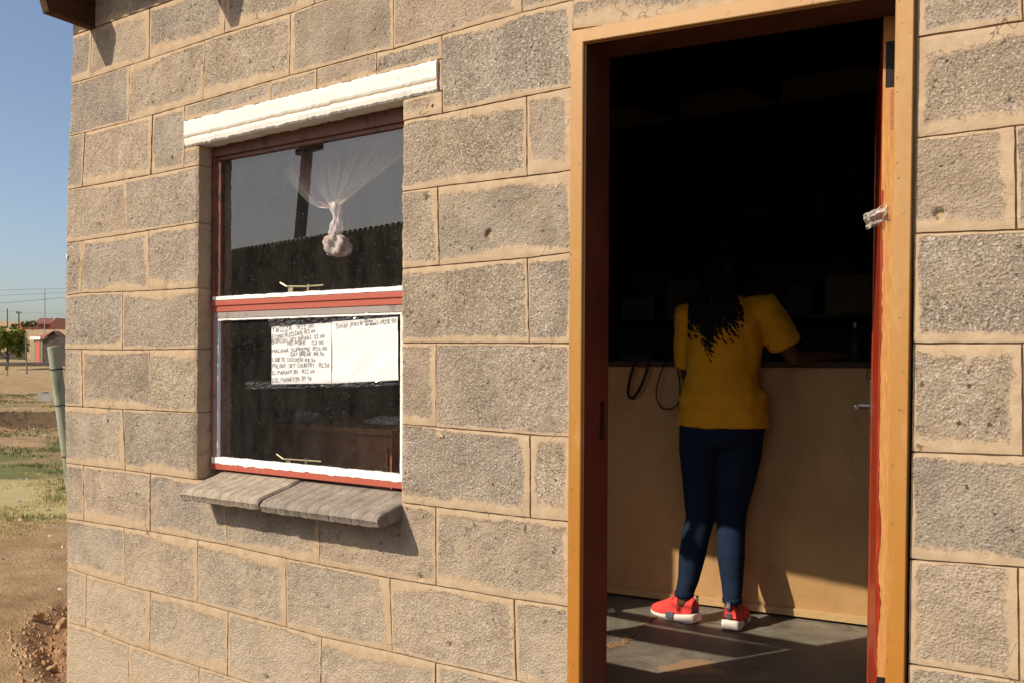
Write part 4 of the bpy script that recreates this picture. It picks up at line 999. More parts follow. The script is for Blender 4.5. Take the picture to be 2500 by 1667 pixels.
st.tube([shR + Vector((-.06, 0, -.01)), shR, shR.lerp(elR, .4), shR.lerp(elR, .72), shR.lerp(elR, .76)], [.070, .078, .077, .076, .066], 18)
shirt = remeshed('shirt', st, M['shirt'], .008, person, 5)
tx = bpy.data.textures.new('cloth_folds', 'CLOUDS'); tx.noise_scale = .085; tx.noise_depth = 2
dm = shirt.modifiers.new('folds', 'DISPLACE'); dm.texture = tx; dm.strength = .020; dm.mid_level = .5; dm.texture_coords = 'GLOBAL'
# hair: cap plus long ringlets
hr = MB(); rs = random.Random(9)
hr.tube([HP(0, -.045, -.11), HP(0, -.030, -.07), HP(0, -.016, -.02), HP(0, -.012, .04), HP(0, -.010, .090), HP(0, -.008, .118), HP(0, -.008, .126)], [(.062, .045), (.094, .074), (.104, .092), (.100, .100), (.078, .082), (.035, .04), (.008, .01)], 24, ref=ax)
for k in range(270):
    a = rs.uniform(-1.15, 1.15); cs, sn = math.cos(a), math.sin(a)
    st0 = HP(sn * rs.uniform(.05, .085), -cs * rs.uniform(.05, .10), rs.uniform(-.09, .04))
    L = rs.uniform(.18, .36) * (1 - .25 * abs(sn)); 
    bx = -1.402 + LD.x + sn * rs.uniform(.06, .135) - .012; by = 1.482 + LD.y + .05 * abs(sn) + rs.uniform(-.018, .012)
    zend = 1.40 - (L - .05) * .80 + rs.uniform(-.02, .02); zend = max(1.10 + (0.05 if sn > .3 else 0), zend)
    ph = rs.uniform(0, 6.28); turns = rs.uniform(5, 9); pts = []; n_ = 84; cr = rs.uniform(.006, .010)
    for i in range(n_ + 1):
        t = i / n_; hx_ = lerp(st0.x, bx, min(1, t * 1.6)); hy_ = lerp(st0.y, by, min(1, t * 2)); hz_ = lerp(st0.z, zend, t)
        am = cr * min(1, t * 2.5); pts.append((hx_ + am * math.cos(ph + t * turns * 6.28), hy_ + am * math.sin(ph + t * turns * 6.28), hz_))
    hr.tube(pts, [.0048 * (1 - .5 * (i / n_) ** 3) for i in range(n_ + 1)], 5)
for k in range(5):   # one lock over the right shoulder
    pts = []; ph = rs.uniform(0, 6)
    for i in range(61):
        t = i / 60; pts.append((-1.335 + LD.x + .045 * min(1, t * 2) + .008 * math.cos(ph + t * 30), 1.58 + LD.y - .045 * min(1, t * 2) + .008 * math.sin(ph + t * 30), lerp(1.44, 1.30, t)))
    hr.tube(pts, .004, 5)
hr.build('hair', M['hair'], person, smooth=True)
hb = MB()
for i in range(13):
    a = lerp(-.55, .35, i / 12); c_ = HP(math.sin(a) * .10 - .01, -.068 - .02 * math.cos(a), .085 + .018 * math.cos(a * 2)); hb.tube([c_ - upv * .004, c_ + upv * .004], .0035, 6)
hb.build('hair_clip', M['steel'], person)
# shoes
def shoe(heel, toe, seed):
    d = (toe - heel).normalized(); L = (toe - heel).length; s_ = Vector((d.y, -d.x, 0)); root = heel + d * L * .3
    def Q(a, b, z): return heel + d * (a * L) + s_ * b + Vector((0, 0, z))
    sections = [(0.0, .026, .030), (.06, .034, .036), (.2, .036, .040), (.4, .035, .040), (.62, .045, .046), (.8, .045, .042), (.93, .032, .032), (.99, .014, .014)]
    up = MB(); rows = []
    prof = {0: (.055, .105), .06: (.035, .118), .2: (.022, .100), .4: (.020, .105), .62: (.018, .082), .8: (.018, .060), .93: (.018, .048), .99: (.020, .034)}
    keys = sorted(prof)
    for (a, wl, wr_) in sections:
        zb_, zt_ = interp([(k, prof[k][0]) for k in keys], a), interp([(k, prof[k][1]) for k in keys], a); rr_ = []
        for k in range(17):
            t = k / 16; ang = math.pi * t; x_ = -math.cos(ang); wv = (wl if x_ < 0 else wr_)
            pinch = 1 - .42 * max(0, math.sin(ang)) ** 3 * (1 if a < .5 else .35)
            z = zb_ + (zt_ - zb_) * math.sin(ang) ** .62
            rr_.append(Q(a, x_ * wv * (1 - .30 * (math.sin(ang) ** 2) * (a < .5)), z))
        rows.append(rr_)
    up.grid(rows, flip=False); up.f.append(tuple(range(17))); up.mi.append(0)
    so_ = MB(); rows = []
    S = [(-.045, .018, .030), (-.02, .032, .042), (.05, .040, .046), (.2, .042, .046), (.35, .039, .043), (.5, .042, .046), (.68, .048, .050), (.84, .046, .044), (.95, .032, .032), (1.0, .012, .012)]
    for (a, wl, wr_) in S:
        ht = interp([(-.045, .042), (.0, .050), (.2, .040), (.5, .028), (.8, .020), (1, .024)], a); b0 = interp([(-.045, .012), (0, .002), (.8, .001), (1, .010)], a)
        rr_ = [Q(a, -wl * .9, b0), Q(a, -wl, b0 + .006), Q(a, -wl * .97, ht * .7), Q(a, -wl * .9, ht), Q(a, 0, ht), Q(a, wr_ * .9, ht), Q(a, wr_ * .97, ht * .7), Q(a, wr_, b0 + .006), Q(a, wr_ * .9, b0), Q(a, 0, b0), Q(a, -wl * .9, b0)]
        rows.append(rr_)
    so_.grid(rows); n_ = 11; so_.f.append(tuple(reversed(range(n_ - 1)))); so_.f.append(tuple((len(rows) - 1) * n_ + k for k in range(n_ - 1))); so_.mi += [0, 0]
    top = up.build('sneaker', M['shoe'], person, smooth=True)
    m = top.modifiers.new('sub', 'SUBSURF'); m.levels = 2; m.render_levels = 2
    sol = so_.build('sole', M['sole'], top, smooth=True); m = sol.modifiers.new('sub', 'SUBSURF'); m.levels = 2; m.render_levels = 2
    for sd in (-1, 1):
        pg = MB(); wv = .0432; 
        pg.hexa([Q(.36, sd * (wv - .006), .008), Q(.54, sd * (wv - .004), .008), Q(.54, sd * (wv + .0035), .008), Q(.36, sd * (wv + .0015), .008), Q(.36, sd * (wv - .008), .038), Q(.54, sd * (wv - .006), .034), Q(.54, sd * (wv + .001), .034), Q(.36, sd * (wv - .0005), .038)])
        pg.build('sole_plug', M['plug'], top, bevel=.002)
    tb_ = MB(); tb_.tube([Q(-.012, 0, .085), Q(-.055, 0, .105), Q(-.05, 0, .125), Q(0, 0, .122)], [(.009, .002)] * 4, 8, ref=s_); tb_.tube([Q(-.012, 0, .055), Q(-.018, 0, .075)], [(.011, .002)] * 2, 8, ref=s_); tb_.build('heel_tab', M['plug'], top)
    tl_ = MB()
    for o_ in (-.004, .004): tl_.tube([Q(-.060, o_, .100), Q(-.0585, o_, .118)], .0012, 5)
    tl_.build('tab_stripe', M['paper'], top)
    lc = MB()
    for q in range(4):
        a = .46 + q * .055; lc.tube([Q(a, -.026, .088 - q * .008), Q(a + .012, 0, .101 - q * .010), Q(a, .026, .088 - q * .008)], .0028, 6)
    for sd in (-1, 1): lc.tube([Q(.44, 0, .108), Q(.42, sd * .016, .122), Q(.45, sd * .024, .112), Q(.46, sd * .004, .104)], .002, 5)
    lc.build('laces', M['shoe'], top, smooth=True)
shoe(Vector((-1.535, 1.598, 0)), Vector((-1.768, 1.665, 0)), 1)
shoe(Vector((-1.372, 1.578, 0)), Vector((-1.392, 1.822, 0)), 2)

# =================================================================== TERRAIN
PROF = [(-400, -.22), (3, -.21), (12, -.20), (15.8, -.20), (16.9, -.16), (17.35, -.12), (17.5, .10), (18.2, .13), (22, .2), (30, .33), (42, .44), (50, .62), (60, .89), (80, 2.04), (110, 4.1), (130, 5.2), (180, 8.0), (260, 11.4), (420, 17.5), (700, 22), (1500, 24)]
PITC = onZ(128, 1560, -.2); 
def pit(x, y):
    P_ = [onZ(a, b, -.2) for a, b in ((62, 1545), (158, 1462), (300, 1500), (300, 1700), (118, 1655))]
    d = 1e9
    for i in range(len(P_)):
        a, b = P_[i], P_[(i + 1) % len(P_)]; e = (b - a); nrm_ = Vector((e.y, -e.x, 0)).normalized(); d = min(d, nrm_.dot(Vector((x, y, 0)) - Vector((a.x, a.y, 0))))
    return d
_pp = [onZ(a, b, -.2) for a, b in ((62, 1545), (158, 1462), (300, 1500), (300, 1700), (118, 1655))]
_cc = sum(_pp, Vector()) / 5
_sg = 1 if pit(_cc.x, _cc.y) > 0 else -1
def pitd(x, y):
    d = 1e9
    for i in range(5):
        a, b = _pp[i], _pp[(i + 1) % 5]; e = b - a; n0, n1 = e.y, -e.x; L = math.hypot(n0, n1); v = ((x - a.x) * n0 + (y - a.y) * n1) / L * _sg
        d = min(d, v)
    return d
def ground(x, y, fine=True):
    F = fdist(x, y); h = interp(PROF, F + (.5 * nz(x, y, 0, .45) + .25 * nz(x, y, 3, 1.7) if F > 10 else 0))
    if F > 3:
        k = min(1, (F - 3) / 20); h += k * (.10 * nz(x, y, 1, .35) + .05 * nz(x, y, 2, 1.1)) + (.6 * nz(x, y, 5, .02) * min(1, F / 150) if F > 40 else 0)
    h += .010 * nz(x, y, 1, 2.5) + (.004 * nz(x, y, 4, 8) if F < 12 else 0)
    if -7 < x < -2 and -3 < y < 3:
        d = pitd(x, y) + .03 * nz(x, y, 4, 9)
        if d > -.03:
            t = max(0, min(1, (d + .03) / .10)); h -= .065 * t; h += t * (.030 * nz(x, y, 6, 11) + .022 * nz(x, y, 8, 26) + .012 * abs(nz(x, y, 9, 60)))
    return h
tm = MB(); Fs = [-300, -120, -50, -20, -10, -5, -2, 0, 1, 2, 2.5]; f_ = 2.8
while f_ < 6.5: Fs.append(f_); f_ += .028
while f_ < 10: Fs.append(f_); f_ += .08
while f_ < 24: Fs.append(f_); f_ += .12
while f_ < 1500: Fs.append(f_); f_ *= 1.035
Ls = [-1400, -700, -350, -180, -110, -80]; l_ = -60
while l_ < -14: Ls.append(l_); l_ += .9
while l_ < -4.2: Ls.append(l_); l_ += .16
while l_ < -1.2: Ls.append(l_); l_ += .028
Ls += [-.8, 0, 1, 3, 8, 20, 50, 120, 300, 900]
hf = Vector((CF.x, CF.y, 0)).normalized(); hr_ = Vector((hf.y, -hf.x, 0))
rows = []; red = []; grn = []; straw = []; yard = []
for F in Fs:
    rr_ = []
    for L in Ls:
        x = CP.x + hf.x * F + hr_.x * L; y = CP.y + hf.y * F + hr_.y * L
        z = ground(x, y); 
        if x > CX + .02 and y > .03 and x < XE - .02 and y < RB + .1: z = min(z, -.33)
        rr_.append((x, y, z))
        pd = pitd(x, y) if (-7 < x < -2 and -3 < y < 3) else -1
        n1 = nz(x, y, 2, .8); n2 = nz(x, y, 7, 2.3)
        r_ = 1.0 if pd > -.01 else 0.0
        if 16.2 < F < 18.0: r_ = .8
        if 15.6 < F < 16.5: r_ = .2
        if 11.8 < F < 15.5: r_ = max(r_, .75 * max(0, min(1, (L + 7.4) * 1.2)) + .3 * n1)
        if 22 < F < 34: r_ = max(r_, .2)
        g_ = 0.0
        if 10.2 < F < 15.6: g_ = .55 + n1 * .8 + n2 * .5
        if 18 < F < 21: g_ = .3 + n1 * .6 + n2 * .4
        if 30 < F < 44: g_ = .25 + n1
        if F > 60: g_ = .1 + .5 * n1
        s_ = 0
        if 7.2 < F < 10.4: s_ = min(1, (F - 7.2) * 1.5) * min(1, (10.4 - F) * 2); g_ = max(g_, .25 * s_ + .5 * n1 * s_)
        if 18.5 < F < 30: g_ = max(g_, .3 + .7 * n2)
        if F > 34: s_ = .45; g_ = max(g_, .15 + .6 * n2)
        yard.append(.85 if 17.0 + .4 * n2 < F < 17.75 + .2 * n1 and L > -16 else max(0, min(1, (x + 3.6) * 1.5)) * max(0, min(1, (.6 - y) * 2)) * max(0, min(1, (y + 9) / 3)));red.append(max(0, min(1, r_))); grn.append(max(0, min(1, g_))); straw.append(max(0, min(1, s_)))  # unseen front yard darkened to cut bounce light; bank shade painted with it
    rows.append(rr_)
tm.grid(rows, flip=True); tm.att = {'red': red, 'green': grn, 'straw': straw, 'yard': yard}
def ground_mat():
    a = N('dry_earth', .95, .1); v = a.pos()
    f = a.noise(v, 2.2, 7, .7); g = a.noise(v, 22, 6, .7); h = a.noise(v, 110, 4, .6)
    c = a.ramp(f, [(.3, (.27, .165, .085)), (.5, (.38, .25, .135)), (.7, (.50, .355, .205))])
    c = a.mix(a.ramp(g, [(.3, .5), (.5, 0.0)]), c, (.22, .14, .078))
    rd = a.ramp(g, [(.3, (.25, .135, .068)), (.55, (.40, .225, .12)), (.8, (.52, .33, .19))])
    c = a.mix(a.ramp(a.math('ADD', a.attr('red'), a.math('MULTIPLY', a.math('SUBTRACT', g, .5), 1.6)), [(.45, 0.0), (.9, 1.0)]), c, rd)
    sw_ = a.ramp(h, [(.3, (.36, .29, .12)), (.6, (.56, .47, .24))])
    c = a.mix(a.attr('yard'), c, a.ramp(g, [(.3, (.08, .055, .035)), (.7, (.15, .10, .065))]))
    c = a.mix(a.ramp(a.math('ADD', a.attr('straw'), a.math('MULTIPLY', a.math('SUBTRACT', g, .5), 1.4)), [(.35, 0.0), (.9, .9)]), c, sw_)
    gr = a.ramp(h, [(.3, (.08, .10, .032)), (.65, (.20, .22, .08))])
    c = a.mix(a.ramp(a.math('ADD', a.attr('green'), a.math('MULTIPLY', a.math('SUBTRACT', g, .5), 1.8)), [(.5, 0.0), (.8, .9)]), c, gr)
    a.color(c); a.bump(a.math('ADD', g, a.math('MULTIPLY', h, .6)), .8, .035); return a.m
M['ground'] = ground_mat()
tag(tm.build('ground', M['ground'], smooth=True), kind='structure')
# grass: dry and green tufts
M['dry_grass'] = plain('dry_grass', (.52, .43, .20), .9, .3, 40, 0); M['green_grass'] = plain('green_grass', (.15, .18, .055), .9, .35, 40, 0)
rs = random.Random(21)
def tufts(name, mat, n_, F0, F1, tmin, tmax, hmin, hmax, clump, kindname):
    m_ = MB()
    for k in range(n_):
        F = rs.uniform(F0, F1); t = rs.uniform(tmin, tmax); x = CP.x + hf.x * F + hr_.x * t * F; y = CP.y + hf.y * F + hr_.y * t * F
        if nz(x, y, 11, 1.3) + rs.uniform(-.15, .15) < clump: continue
        z = ground(x, y) - .005
        for b in range(4):
            a = rs.uniform(0, 6.28); hh = rs.uniform(hmin, hmax); lean = rs.uniform(.2, .9) * hh; wv = .0016 + .00025 * F
            px, py = x + rs.uniform(-.02, .02), y + rs.uniform(-.02, .02); dx, dy = math.cos(a), math.sin(a)
            m_.add([(px - dy * wv, py + dx * wv, z), (px + dy * wv, py - dx * wv, z), (px + dx * lean, py + dy * lean, z + hh)], [(0, 1, 2)])
    return m_.build(name, mat, kind='stuff', label=kindname, cat='grass')
tufts('dry_grass', M['dry_grass'], 16000, 6.5, 10.8, -.66, -.44, .006, .022, -.12, 'short dry straw coloured grass on the ground beside the shop')
tufts('green_grass', M['green_grass'], 15000, 7.5, 24, -.66, -.44, .015, .055, .10, 'patches of green grass and weeds on the eroded slope')
# clods and stones in the dug soil
M['clod'] = plain('red_brown_clod', (.43, .26, .14), .95, .3, 30, .8, .1, bd=.01)
bm = bmesh.new(); bmesh.ops.create_icosphere(bm, subdivisions=3, radius=1)
for v in bm.verts: v.co *= 1 + .45 * noise.noise(v.co * 1.3) + .18 * noise.noise(v.co * 3.5)
clm = bpy.data.meshes.new('soil_clod'); bm.to_mesh(clm); bm.free(); clm.materials.append(M['clod'])
cl = []
for (a, b, s_, lab) in ((90, 1540, .034, 'tan soil clod at the left edge of the dug hole'), (152, 1535, .042, 'largest red soil clod against the shop corner'), (155, 1597, .030, 'red soil clod low in the hole beside the wall'), (128, 1640, .026, 'small red clod at the near tip of the dug hole')):
    p = onZ(a, b, -.27); o = bpy.data.objects.new('soil_clod', clm); sc.collection.objects.link(o); o.location = (p.x, p.y, ground(p.x, p.y) + s_ * .35); o.scale = (s_, s_ * .8, s_ * .7); o.rotation_euler = (a, b, s_ * 50)
    tag(o, lab, 'soil clod', 'clods in the dug hole')
m_ = MB()
for k in range(1500):
    x = rs.uniform(-4.9, -3.6); y = rs.uniform(-.6, 1.0); d = pitd(x, y)
    if d < -.06 + rs.uniform(-.08, .03): continue
    z = ground(x, y); s_ = rs.uniform(.004, .013); q = [Vector((rs.uniform(-1, 1), rs.uniform(-1, 1), rs.uniform(-.3, 1))) * s_ for _ in range(4)]; c_ = Vector((x, y, z))
    m_.add([c_ + Vector((-s_, -s_, 0)), c_ + Vector((s_, -s_ * .7, 0)), c_ + Vector((s_ * .2, s_, 0)), c_ + q[0] * .3 + Vector((0, 0, s_ * 1.1))], [(0, 1, 3), (1, 2, 3), (2, 0, 3)])
m_.build('loose_soil', M['clod'], kind='stuff', label='loose crumbs of red soil in the dug hole by the corner', cat='soil')
M['pebble'] = plain('pale_stone', (.45, .40, .34), .9, .2, 20, .5)
m_ = MB()
for k in range(130):
    F = rs.uniform(5, 19); t = rs.uniform(-.64, -.46); x = CP.x + hf.x * F + hr_.x * t * F; y = CP.y + hf.y * F + hr_.y * t * F; z = ground(x, y); s_ = rs.uniform(.006, .02) * (1 + F / 14)
    c_ = Vector((x, y, z)); a = rs.uniform(0, 6); e1 = Vector((math.cos(a), math.sin(a), 0)) * s_; e2 = Vector((-e1.y, e1.x, 0)) * .6
    m_.add([c_ + e1, c_ + e2, c_ - e1, c_ - e2, c_ + e1 * .3 + e2 * .2 + Vector((0, 0, s_ * .6)), c_ - e1 * .4 + Vector((0, 0, s_ * .5))], [(0, 1, 4), (1, 5, 4), (1, 2, 5), (2, 3, 5), (3, 4, 5), (3, 0, 4)])
m_.build('scattered_stones', M['pebble'], kind='stuff', label='small pale stones scattered over the dry ground', cat='stones')

# =================================================================== BACKGROUND
def GP(a, F):          # ground point at picture column a, forward distance F
    d = ray(a, 874); p = CP + d * F; return Vector((p.x, p.y, ground(p.x, p.y)))
# leaning green post by the corner
pb_ = PF(186, 1248, 8.0); pt_ = PF(130, 846, 7.9); pb_.z = ground(pb_.x, pb_.y) - .05
a_ = N('green_painted_pole', .6, .3); v_ = a_.pos((1, 1, .3)); fgrn = a_.noise(v_, 9, 5, .6); a_.color(a_.ramp(fgrn, [(.35, (.16, .19, .13)), (.5, (.27, .30, .22)), (.7, (.36, .37, .29))])); M['green_pole'] = a_.m
gpost = empty('fence_post', tuple(pb_), 'thick pale green round post leaning out beside the shop corner', 'post')
m_ = MB(); m_.tube([pb_, pb_.lerp(pt_, .5), pt_, pt_ + (pt_ - pb_).normalized() * .004], [.052, .051, .049, .044], 20); m_.build('pole', M['green_pole'], gpost, smooth=False, bevel=0)
for t in (.36, .66, .87):
    m_ = MB(); c_ = pb_.lerp(pt_, t); dd = (pt_ - pb_).normalized(); m_.tube([c_ - dd * .004, c_ + dd * .004], .0545, 16); 
    m_.tube([c_, c_ + Vector((.35, .1, -.02))], .003, 5); m_.build('wire_tie', M['black'], gpost)
# concrete trough
M['concrete'] = plain('old_concrete', (.34, .32, .28), .9, .15, 8, .4)
g0 = GP(118, 20.4); e_ = hr_
tr_ = MB()
for (l0, l1, d0, d1, h0, h1) in ((-.24, .60, 0, .05, 0, .20), (-.24, .60, .35, .40, 0, .20), (-.24, -.18, .05, .35, 0, .22), (.54, .60, .05, .35, 0, .2)):
    P8 = [g0 + e_ * l + hf * d for l, d in ((l0, d0), (l1, d0), (l1, d1), (l0, d1))]; tr_.hexa([p + Vector((0, 0, h0 - .05)) for p in P8] + [p + Vector((0, 0, h1)) for p in P8])
tr_.build('concrete_trough', M['concrete'], label='small broken concrete trough on the grass behind the bank', cat='trough', origin=tuple(g0))
# fence posts and wires
M['post_wood'] = wood('grey_post_wood', (.16, .14, .11), (.30, .27, .22), (3, 3, .6), .9, .1)
fp = empty('fence_post', tuple(GP(66, 40)), 'tall grey wooden fence post with wire insulators, left of the outhouse', 'post')
gb = GP(66, 40); tpt = PF(63, 818, 40)
m_ = MB(); m_.tube([gb - Vector((0, 0, .1)), Vector((tpt.x, tpt.y, tpt.z))], [.034, .030], 10); m_.build('pole', M['post_wood'], fp)
for k in range(4):
    c_ = gb.lerp(tpt, .97 - k * .125); m_ = MB(); m_.tube([c_ - e_ * .10, c_ - e_ * .03], .022, 8); m_.build('insulator', M['black'], fp)
gb2 = GP(18.5, 38); m_ = MB(); m_.tube([gb2, gb2 + Vector((0, 0, .62))], .020, 8); m_.build('fence_post', M['post_wood'], label='short thin fence post below the green tree at far left', cat='post', origin=tuple(gb2))
wr = MB()
for y_, yy_ in ((885, 883), (912, 905)):
    pts = [PF(lerp(-40, 260, i / 12), lerp(y_, yy_, i / 12) + .8 * math.sin(i), 39.5) for i in range(13)]; wr.tube(pts, .006, 5)
wr.build('fence_wire', M['steel'], label='thin fence wires strung between the fence posts', cat='wire')
# low block walls
def wallseg(a0, F0, a1, F1, h_, th, mat, name, label, cat, nb_h=2):
    p0, p1 = GP(a0, F0), GP(a1, F1); d = (p1 - p0); d.z = 0; L = d.length; d.normalize(); nn = Vector((-d.y, d.x, 0)); root = empty(name, tuple(p0), label, cat)
    zb_ = min(p0.z, p1.z) - .3; ztop_ = max(p0.z, p1.z) + h_
    m_ = MB(); m_.hexa([p0.xy.to_3d() + Vector((0, 0, zb_)), (p0 + d * L).xy.to_3d() + Vector((0, 0, zb_)), (p0 + d * L + nn * th).xy.to_3d() + Vector((0, 0, zb_)), (p0 + nn * th).xy.to_3d() + Vector((0, 0, zb_)),
                        p0.xy.to_3d() + Vector((0, 0, ztop_)), (p0 + d * L).xy.to_3d() + Vector((0, 0, ztop_)), (p0 + d * L + nn * th).xy.to_3d() + Vector((0, 0, ztop_)), (p0 + nn * th).xy.to_3d() + Vector((0, 0, ztop_))])
    m_.build('wall_body', mat, root); return root
M['dark_block'] = plain('dark_block_wall', (.105, .085, .07), .95, .3, 3, .5, .1, bd=.02); M['red_brick'] = plain('red_brick', (.42, .105, .05), .9, .15, 6, .3); M['dark_brick'] = plain('dark_brick', (.16, .07, .05), .9, .2, 4, .4)
wallseg(-60, 50, 260, 50, .26, .15, M['dark_block'], 'low_wall', 'long low dark block wall in front of the outhouse', 'wall')
wallseg(-60, 62, 61, 62, .50, .15, M['dark_block'], 'low_wall', 'dark block wall behind the tree, left of the outhouse', 'wall')
wallseg(57, 128, 92, 128, .65, .2, M['dark_brick'], 'garden_wall', 'dark brick garden wall between red brick house and trees', 'wall')
wallseg(47, 125, 56, 125, .75, .2, M['red_brick'], 'gate_pillar', 'short red brick wall end left of the far garden wall', 'wall')
# outhouse: gable end faces camera, door side faces left
OF = 54.0; og = GP(104, OF)
def OP(px, dF, py): return PF(px, py, OF + dF)
outh = empty('outhouse', tuple(og), 'small grey block outhouse with red door and white fascia', 'building')
base_y = 883
gr_ = lambda px, py, dF=0: OP(px, dF, py)
A0 = gr_(104, 890); B0 = gr_(175, 890); Dd = hf * 1.7 - hr_ * .55    # direction of the left wall going back
A1 = gr_(104, 829); B1 = gr_(175, 829); AP_ = gr_(133, 813)
m_ = MB(); dz = Vector((0, 0, 0))
ga = [A0, B0, gr_(175, 836), AP_, A1]; bk = [p + Dd for p in ga]
m_.add(ga + bk, [(0, 1, 2, 3, 4), (9, 8, 7, 6, 5), (0, 4, 9, 5), (1, 6, 7, 2), (0, 5, 6, 1)]); m_.build('wall', M['dark_block'], outh)
# door side (short wall to the left of gable)
s0 = gr_(83, 890, .55); s1_ = gr_(103.6, 890, -.02); h0 = gr_(83, 829, .55); h1 = gr_(103.6, 829, -.02)
m_ = MB(); m_.add([s0, s1_, h1, h0], [(0, 1, 2, 3)]); m_.hexa([s0, s1_, s1_ + hf * .3, s0 + hf * .3, h0, h1, h1 + hf * .3, h0 + hf * .3]); M['lit_block'] = plain('lit_block_wall', (.36, .34, .24), .95, .12, 3, .3); m_.build('front_wall', M['lit_block'], outh)  # sunlight on the door side put into its paler block colour
q = [s0.lerp(s1_, t) - hf * .03 for t in (.22, .72)]; qt = [h0.lerp(h1, t) - hf * .03 for t in (.22, .72)]; m_ = MB(); m_.hexa([q[0], q[1], q[1] + hf * .05, q[0] + hf * .05, qt[0] - Vector((0, 0, .08)), qt[1] - Vector((0, 0, .08)), qt[1] + hf * .05 - Vector((0, 0, .08)), qt[0] + hf * .05 - Vector((0, 0, .08))]); m_.build('door', M['red_steel'], outh)
M['red_roof'] = plain('red_brown_roof', (.20, .075, .055), .7, .15, 4, .2)
m_ = MB()
ridge0, ridge1 = AP_ + Vector((0, 0, .08)) - hf * .15, AP_ + Dd + Vector((0, 0, .08)); lo0, lo1 = gr_(99, 831, -.1), gr_(74, 826, .9); ro0, ro1 = gr_(178, 842, -.1), gr_(178, 842, -.1) + Dd
up_ = Vector((0, 0, .05)); m_.hexa([lo0, ridge0, ridge1, lo1, lo0 + up_, ridge0 + up_, ridge1 + up_, lo1 + up_]); m_.hexa([ridge0, ro0, ro1, ridge1, ridge0 + up_, ro0 + up_, ro1 + up_, ridge1 + up_]); m_.build('roof', M['red_roof'], outh)
f0, f1 = gr_(73, 829, .5), gr_(98, 829, -.15); m_ = MB(); m_.hexa([f0, f1, f1 + hf * .05, f0 + hf * .05] + [p + Vector((0, 0, .17)) for p in (f0, f1, f1 + hf * .05, f0 + hf * .05)]); m_.build('fascia', M['lintel'], outh)
# far red brick house
HF_ = 130; hs = empty('brick_house', tuple(GP(110, HF_)), 'distant red brick house with brown tiled roof on the hill', 'house')
def Hq(px, py, dF=0): return PF(px, py, HF_ + dF)
m_ = MB(); a_, b_, c_, d_ = Hq(87, 812), Hq(123, 812), Hq(123, 790), Hq(87, 790); bk = hf * 7
m_.hexa([a_, b_, b_ + bk, a_ + bk, d_, c_, c_ + bk, d_ + bk]); m_.build('wall', M['red_brick'], hs)
g0_, g1_ = Hq(123.3, 812, -1), Hq(175, 812, -1); g2_, g3_, g4_ = Hq(175, 786, -1), Hq(137, 776.5, -1), Hq(123.3, 789, -1)
m_ = MB(); ga = [g0_, g1_, g2_, g3_, g4_]; bb = [p + bk for p in ga]; m_.add(ga + bb, [(0, 1, 2, 3, 4), (9, 8, 7, 6, 5), (0, 4, 9, 5), (1, 6, 7, 2), (4, 3, 8, 9), (3, 2, 7, 8)]); m_.build('gable_wing', M['dark_brick'], hs)  # the wing's shade is put into its dark brick colour
m_ = MB(); r0, r1, r2, r3 = Hq(86, 789.6, -.4), Hq(124, 789.6, -.4), Hq(132, 777, 3.2), Hq(97, 777, 3.2); r4, r5 = Hq(86, 786, 7.5), Hq(124, 786, 7.5)
m_.add([r0, r1, r2, r3, r4, r5], [(0, 1, 2, 3), (3, 2, 5, 4), (0, 3, 4), (1, 5, 2)]); m_.add([r0 - up_ * 3, r1 - up_ * 3, r1, r0], [(0, 1, 2, 3)]); m_.build('roof', M['red_roof'], hs)
for px in (93, 108): 
    m_ = MB(); q0, q1, q2, q3 = Hq(px, 803, -.06), Hq(px + 6, 803, -.06), Hq(px + 6, 795, -.06), Hq(px, 795, -.06); m_.hexa([q0, q1, q1 + hf * .05, q0 + hf * .05, q3, q2, q2 + hf * .05, q3 + hf * .05]); m_.build('window', M['dark_brick'], hs)
# poles and wires on the skyline
M['pole'] = plain('dark_pole', (.09, .075, .065), .9, .2, 4, .1); M['mast'] = plain('grey_mast', (.28, .29, .30), .7, .05, 4, .1)
def pole(px, ytop, F, rad, label, mat, arm=False, name='utility_pole'):
    b0 = GP(px, F); t0 = PF(px + .4, ytop, F); root = empty(name, tuple(b0), label, 'pole')
    m_ = MB(); m_.tube([b0 - Vector((0, 0, .3)), t0], [rad, rad * .8], 10); m_.build('pole', mat, root)
    if arm: m_ = MB(); m_.beam(t0 - hr_ * .35 - Vector((0, 0, .25)), t0 + hr_ * .35 - Vector((0, 0, .25)), .12, .12); m_.tube([t0 - hr_ * .28 - Vector((0, 0, .2)), t0 - hr_ * .28], .05, 6); m_.build('crossarm', mat, root)
    return root
pole(17.5, 754, 150, .095, 'plain thin utility pole at far left on the skyline', M['pole']); pole(45.5, 760, 115, .085, 'utility pole with short crossarm, right of the plain pole', M['pole'], True); pole(109, 708, 90, .05, 'tall thin grey mast in front of the brick house', M['mast'], name='mast')
for k, (ya, yb, lab) in enumerate(((741, 727, 'lowest and darkest overhead wire crossing the sky at left'), (722, 715, 'middle overhead wire crossing the sky at left'), (760, 768, 'faint overhead wire between the two poles'), (709, 705, 'uppermost faint overhead wire crossing the sky'))):
    F = 75 if k != 2 else 115; pts = [PF(lerp(-900, 420, i / 20), lerp(ya, yb, (lerp(-900, 420, i / 20)) / 155) + 3 * ((i - 14) / 10) ** 2 * .3, F) for i in range(21)]
    m_ = MB(); m_.tube(pts, .018 if k == 0 else .011, 5); m_.build('overhead_wire', M['pole'], label=lab, cat='wire')
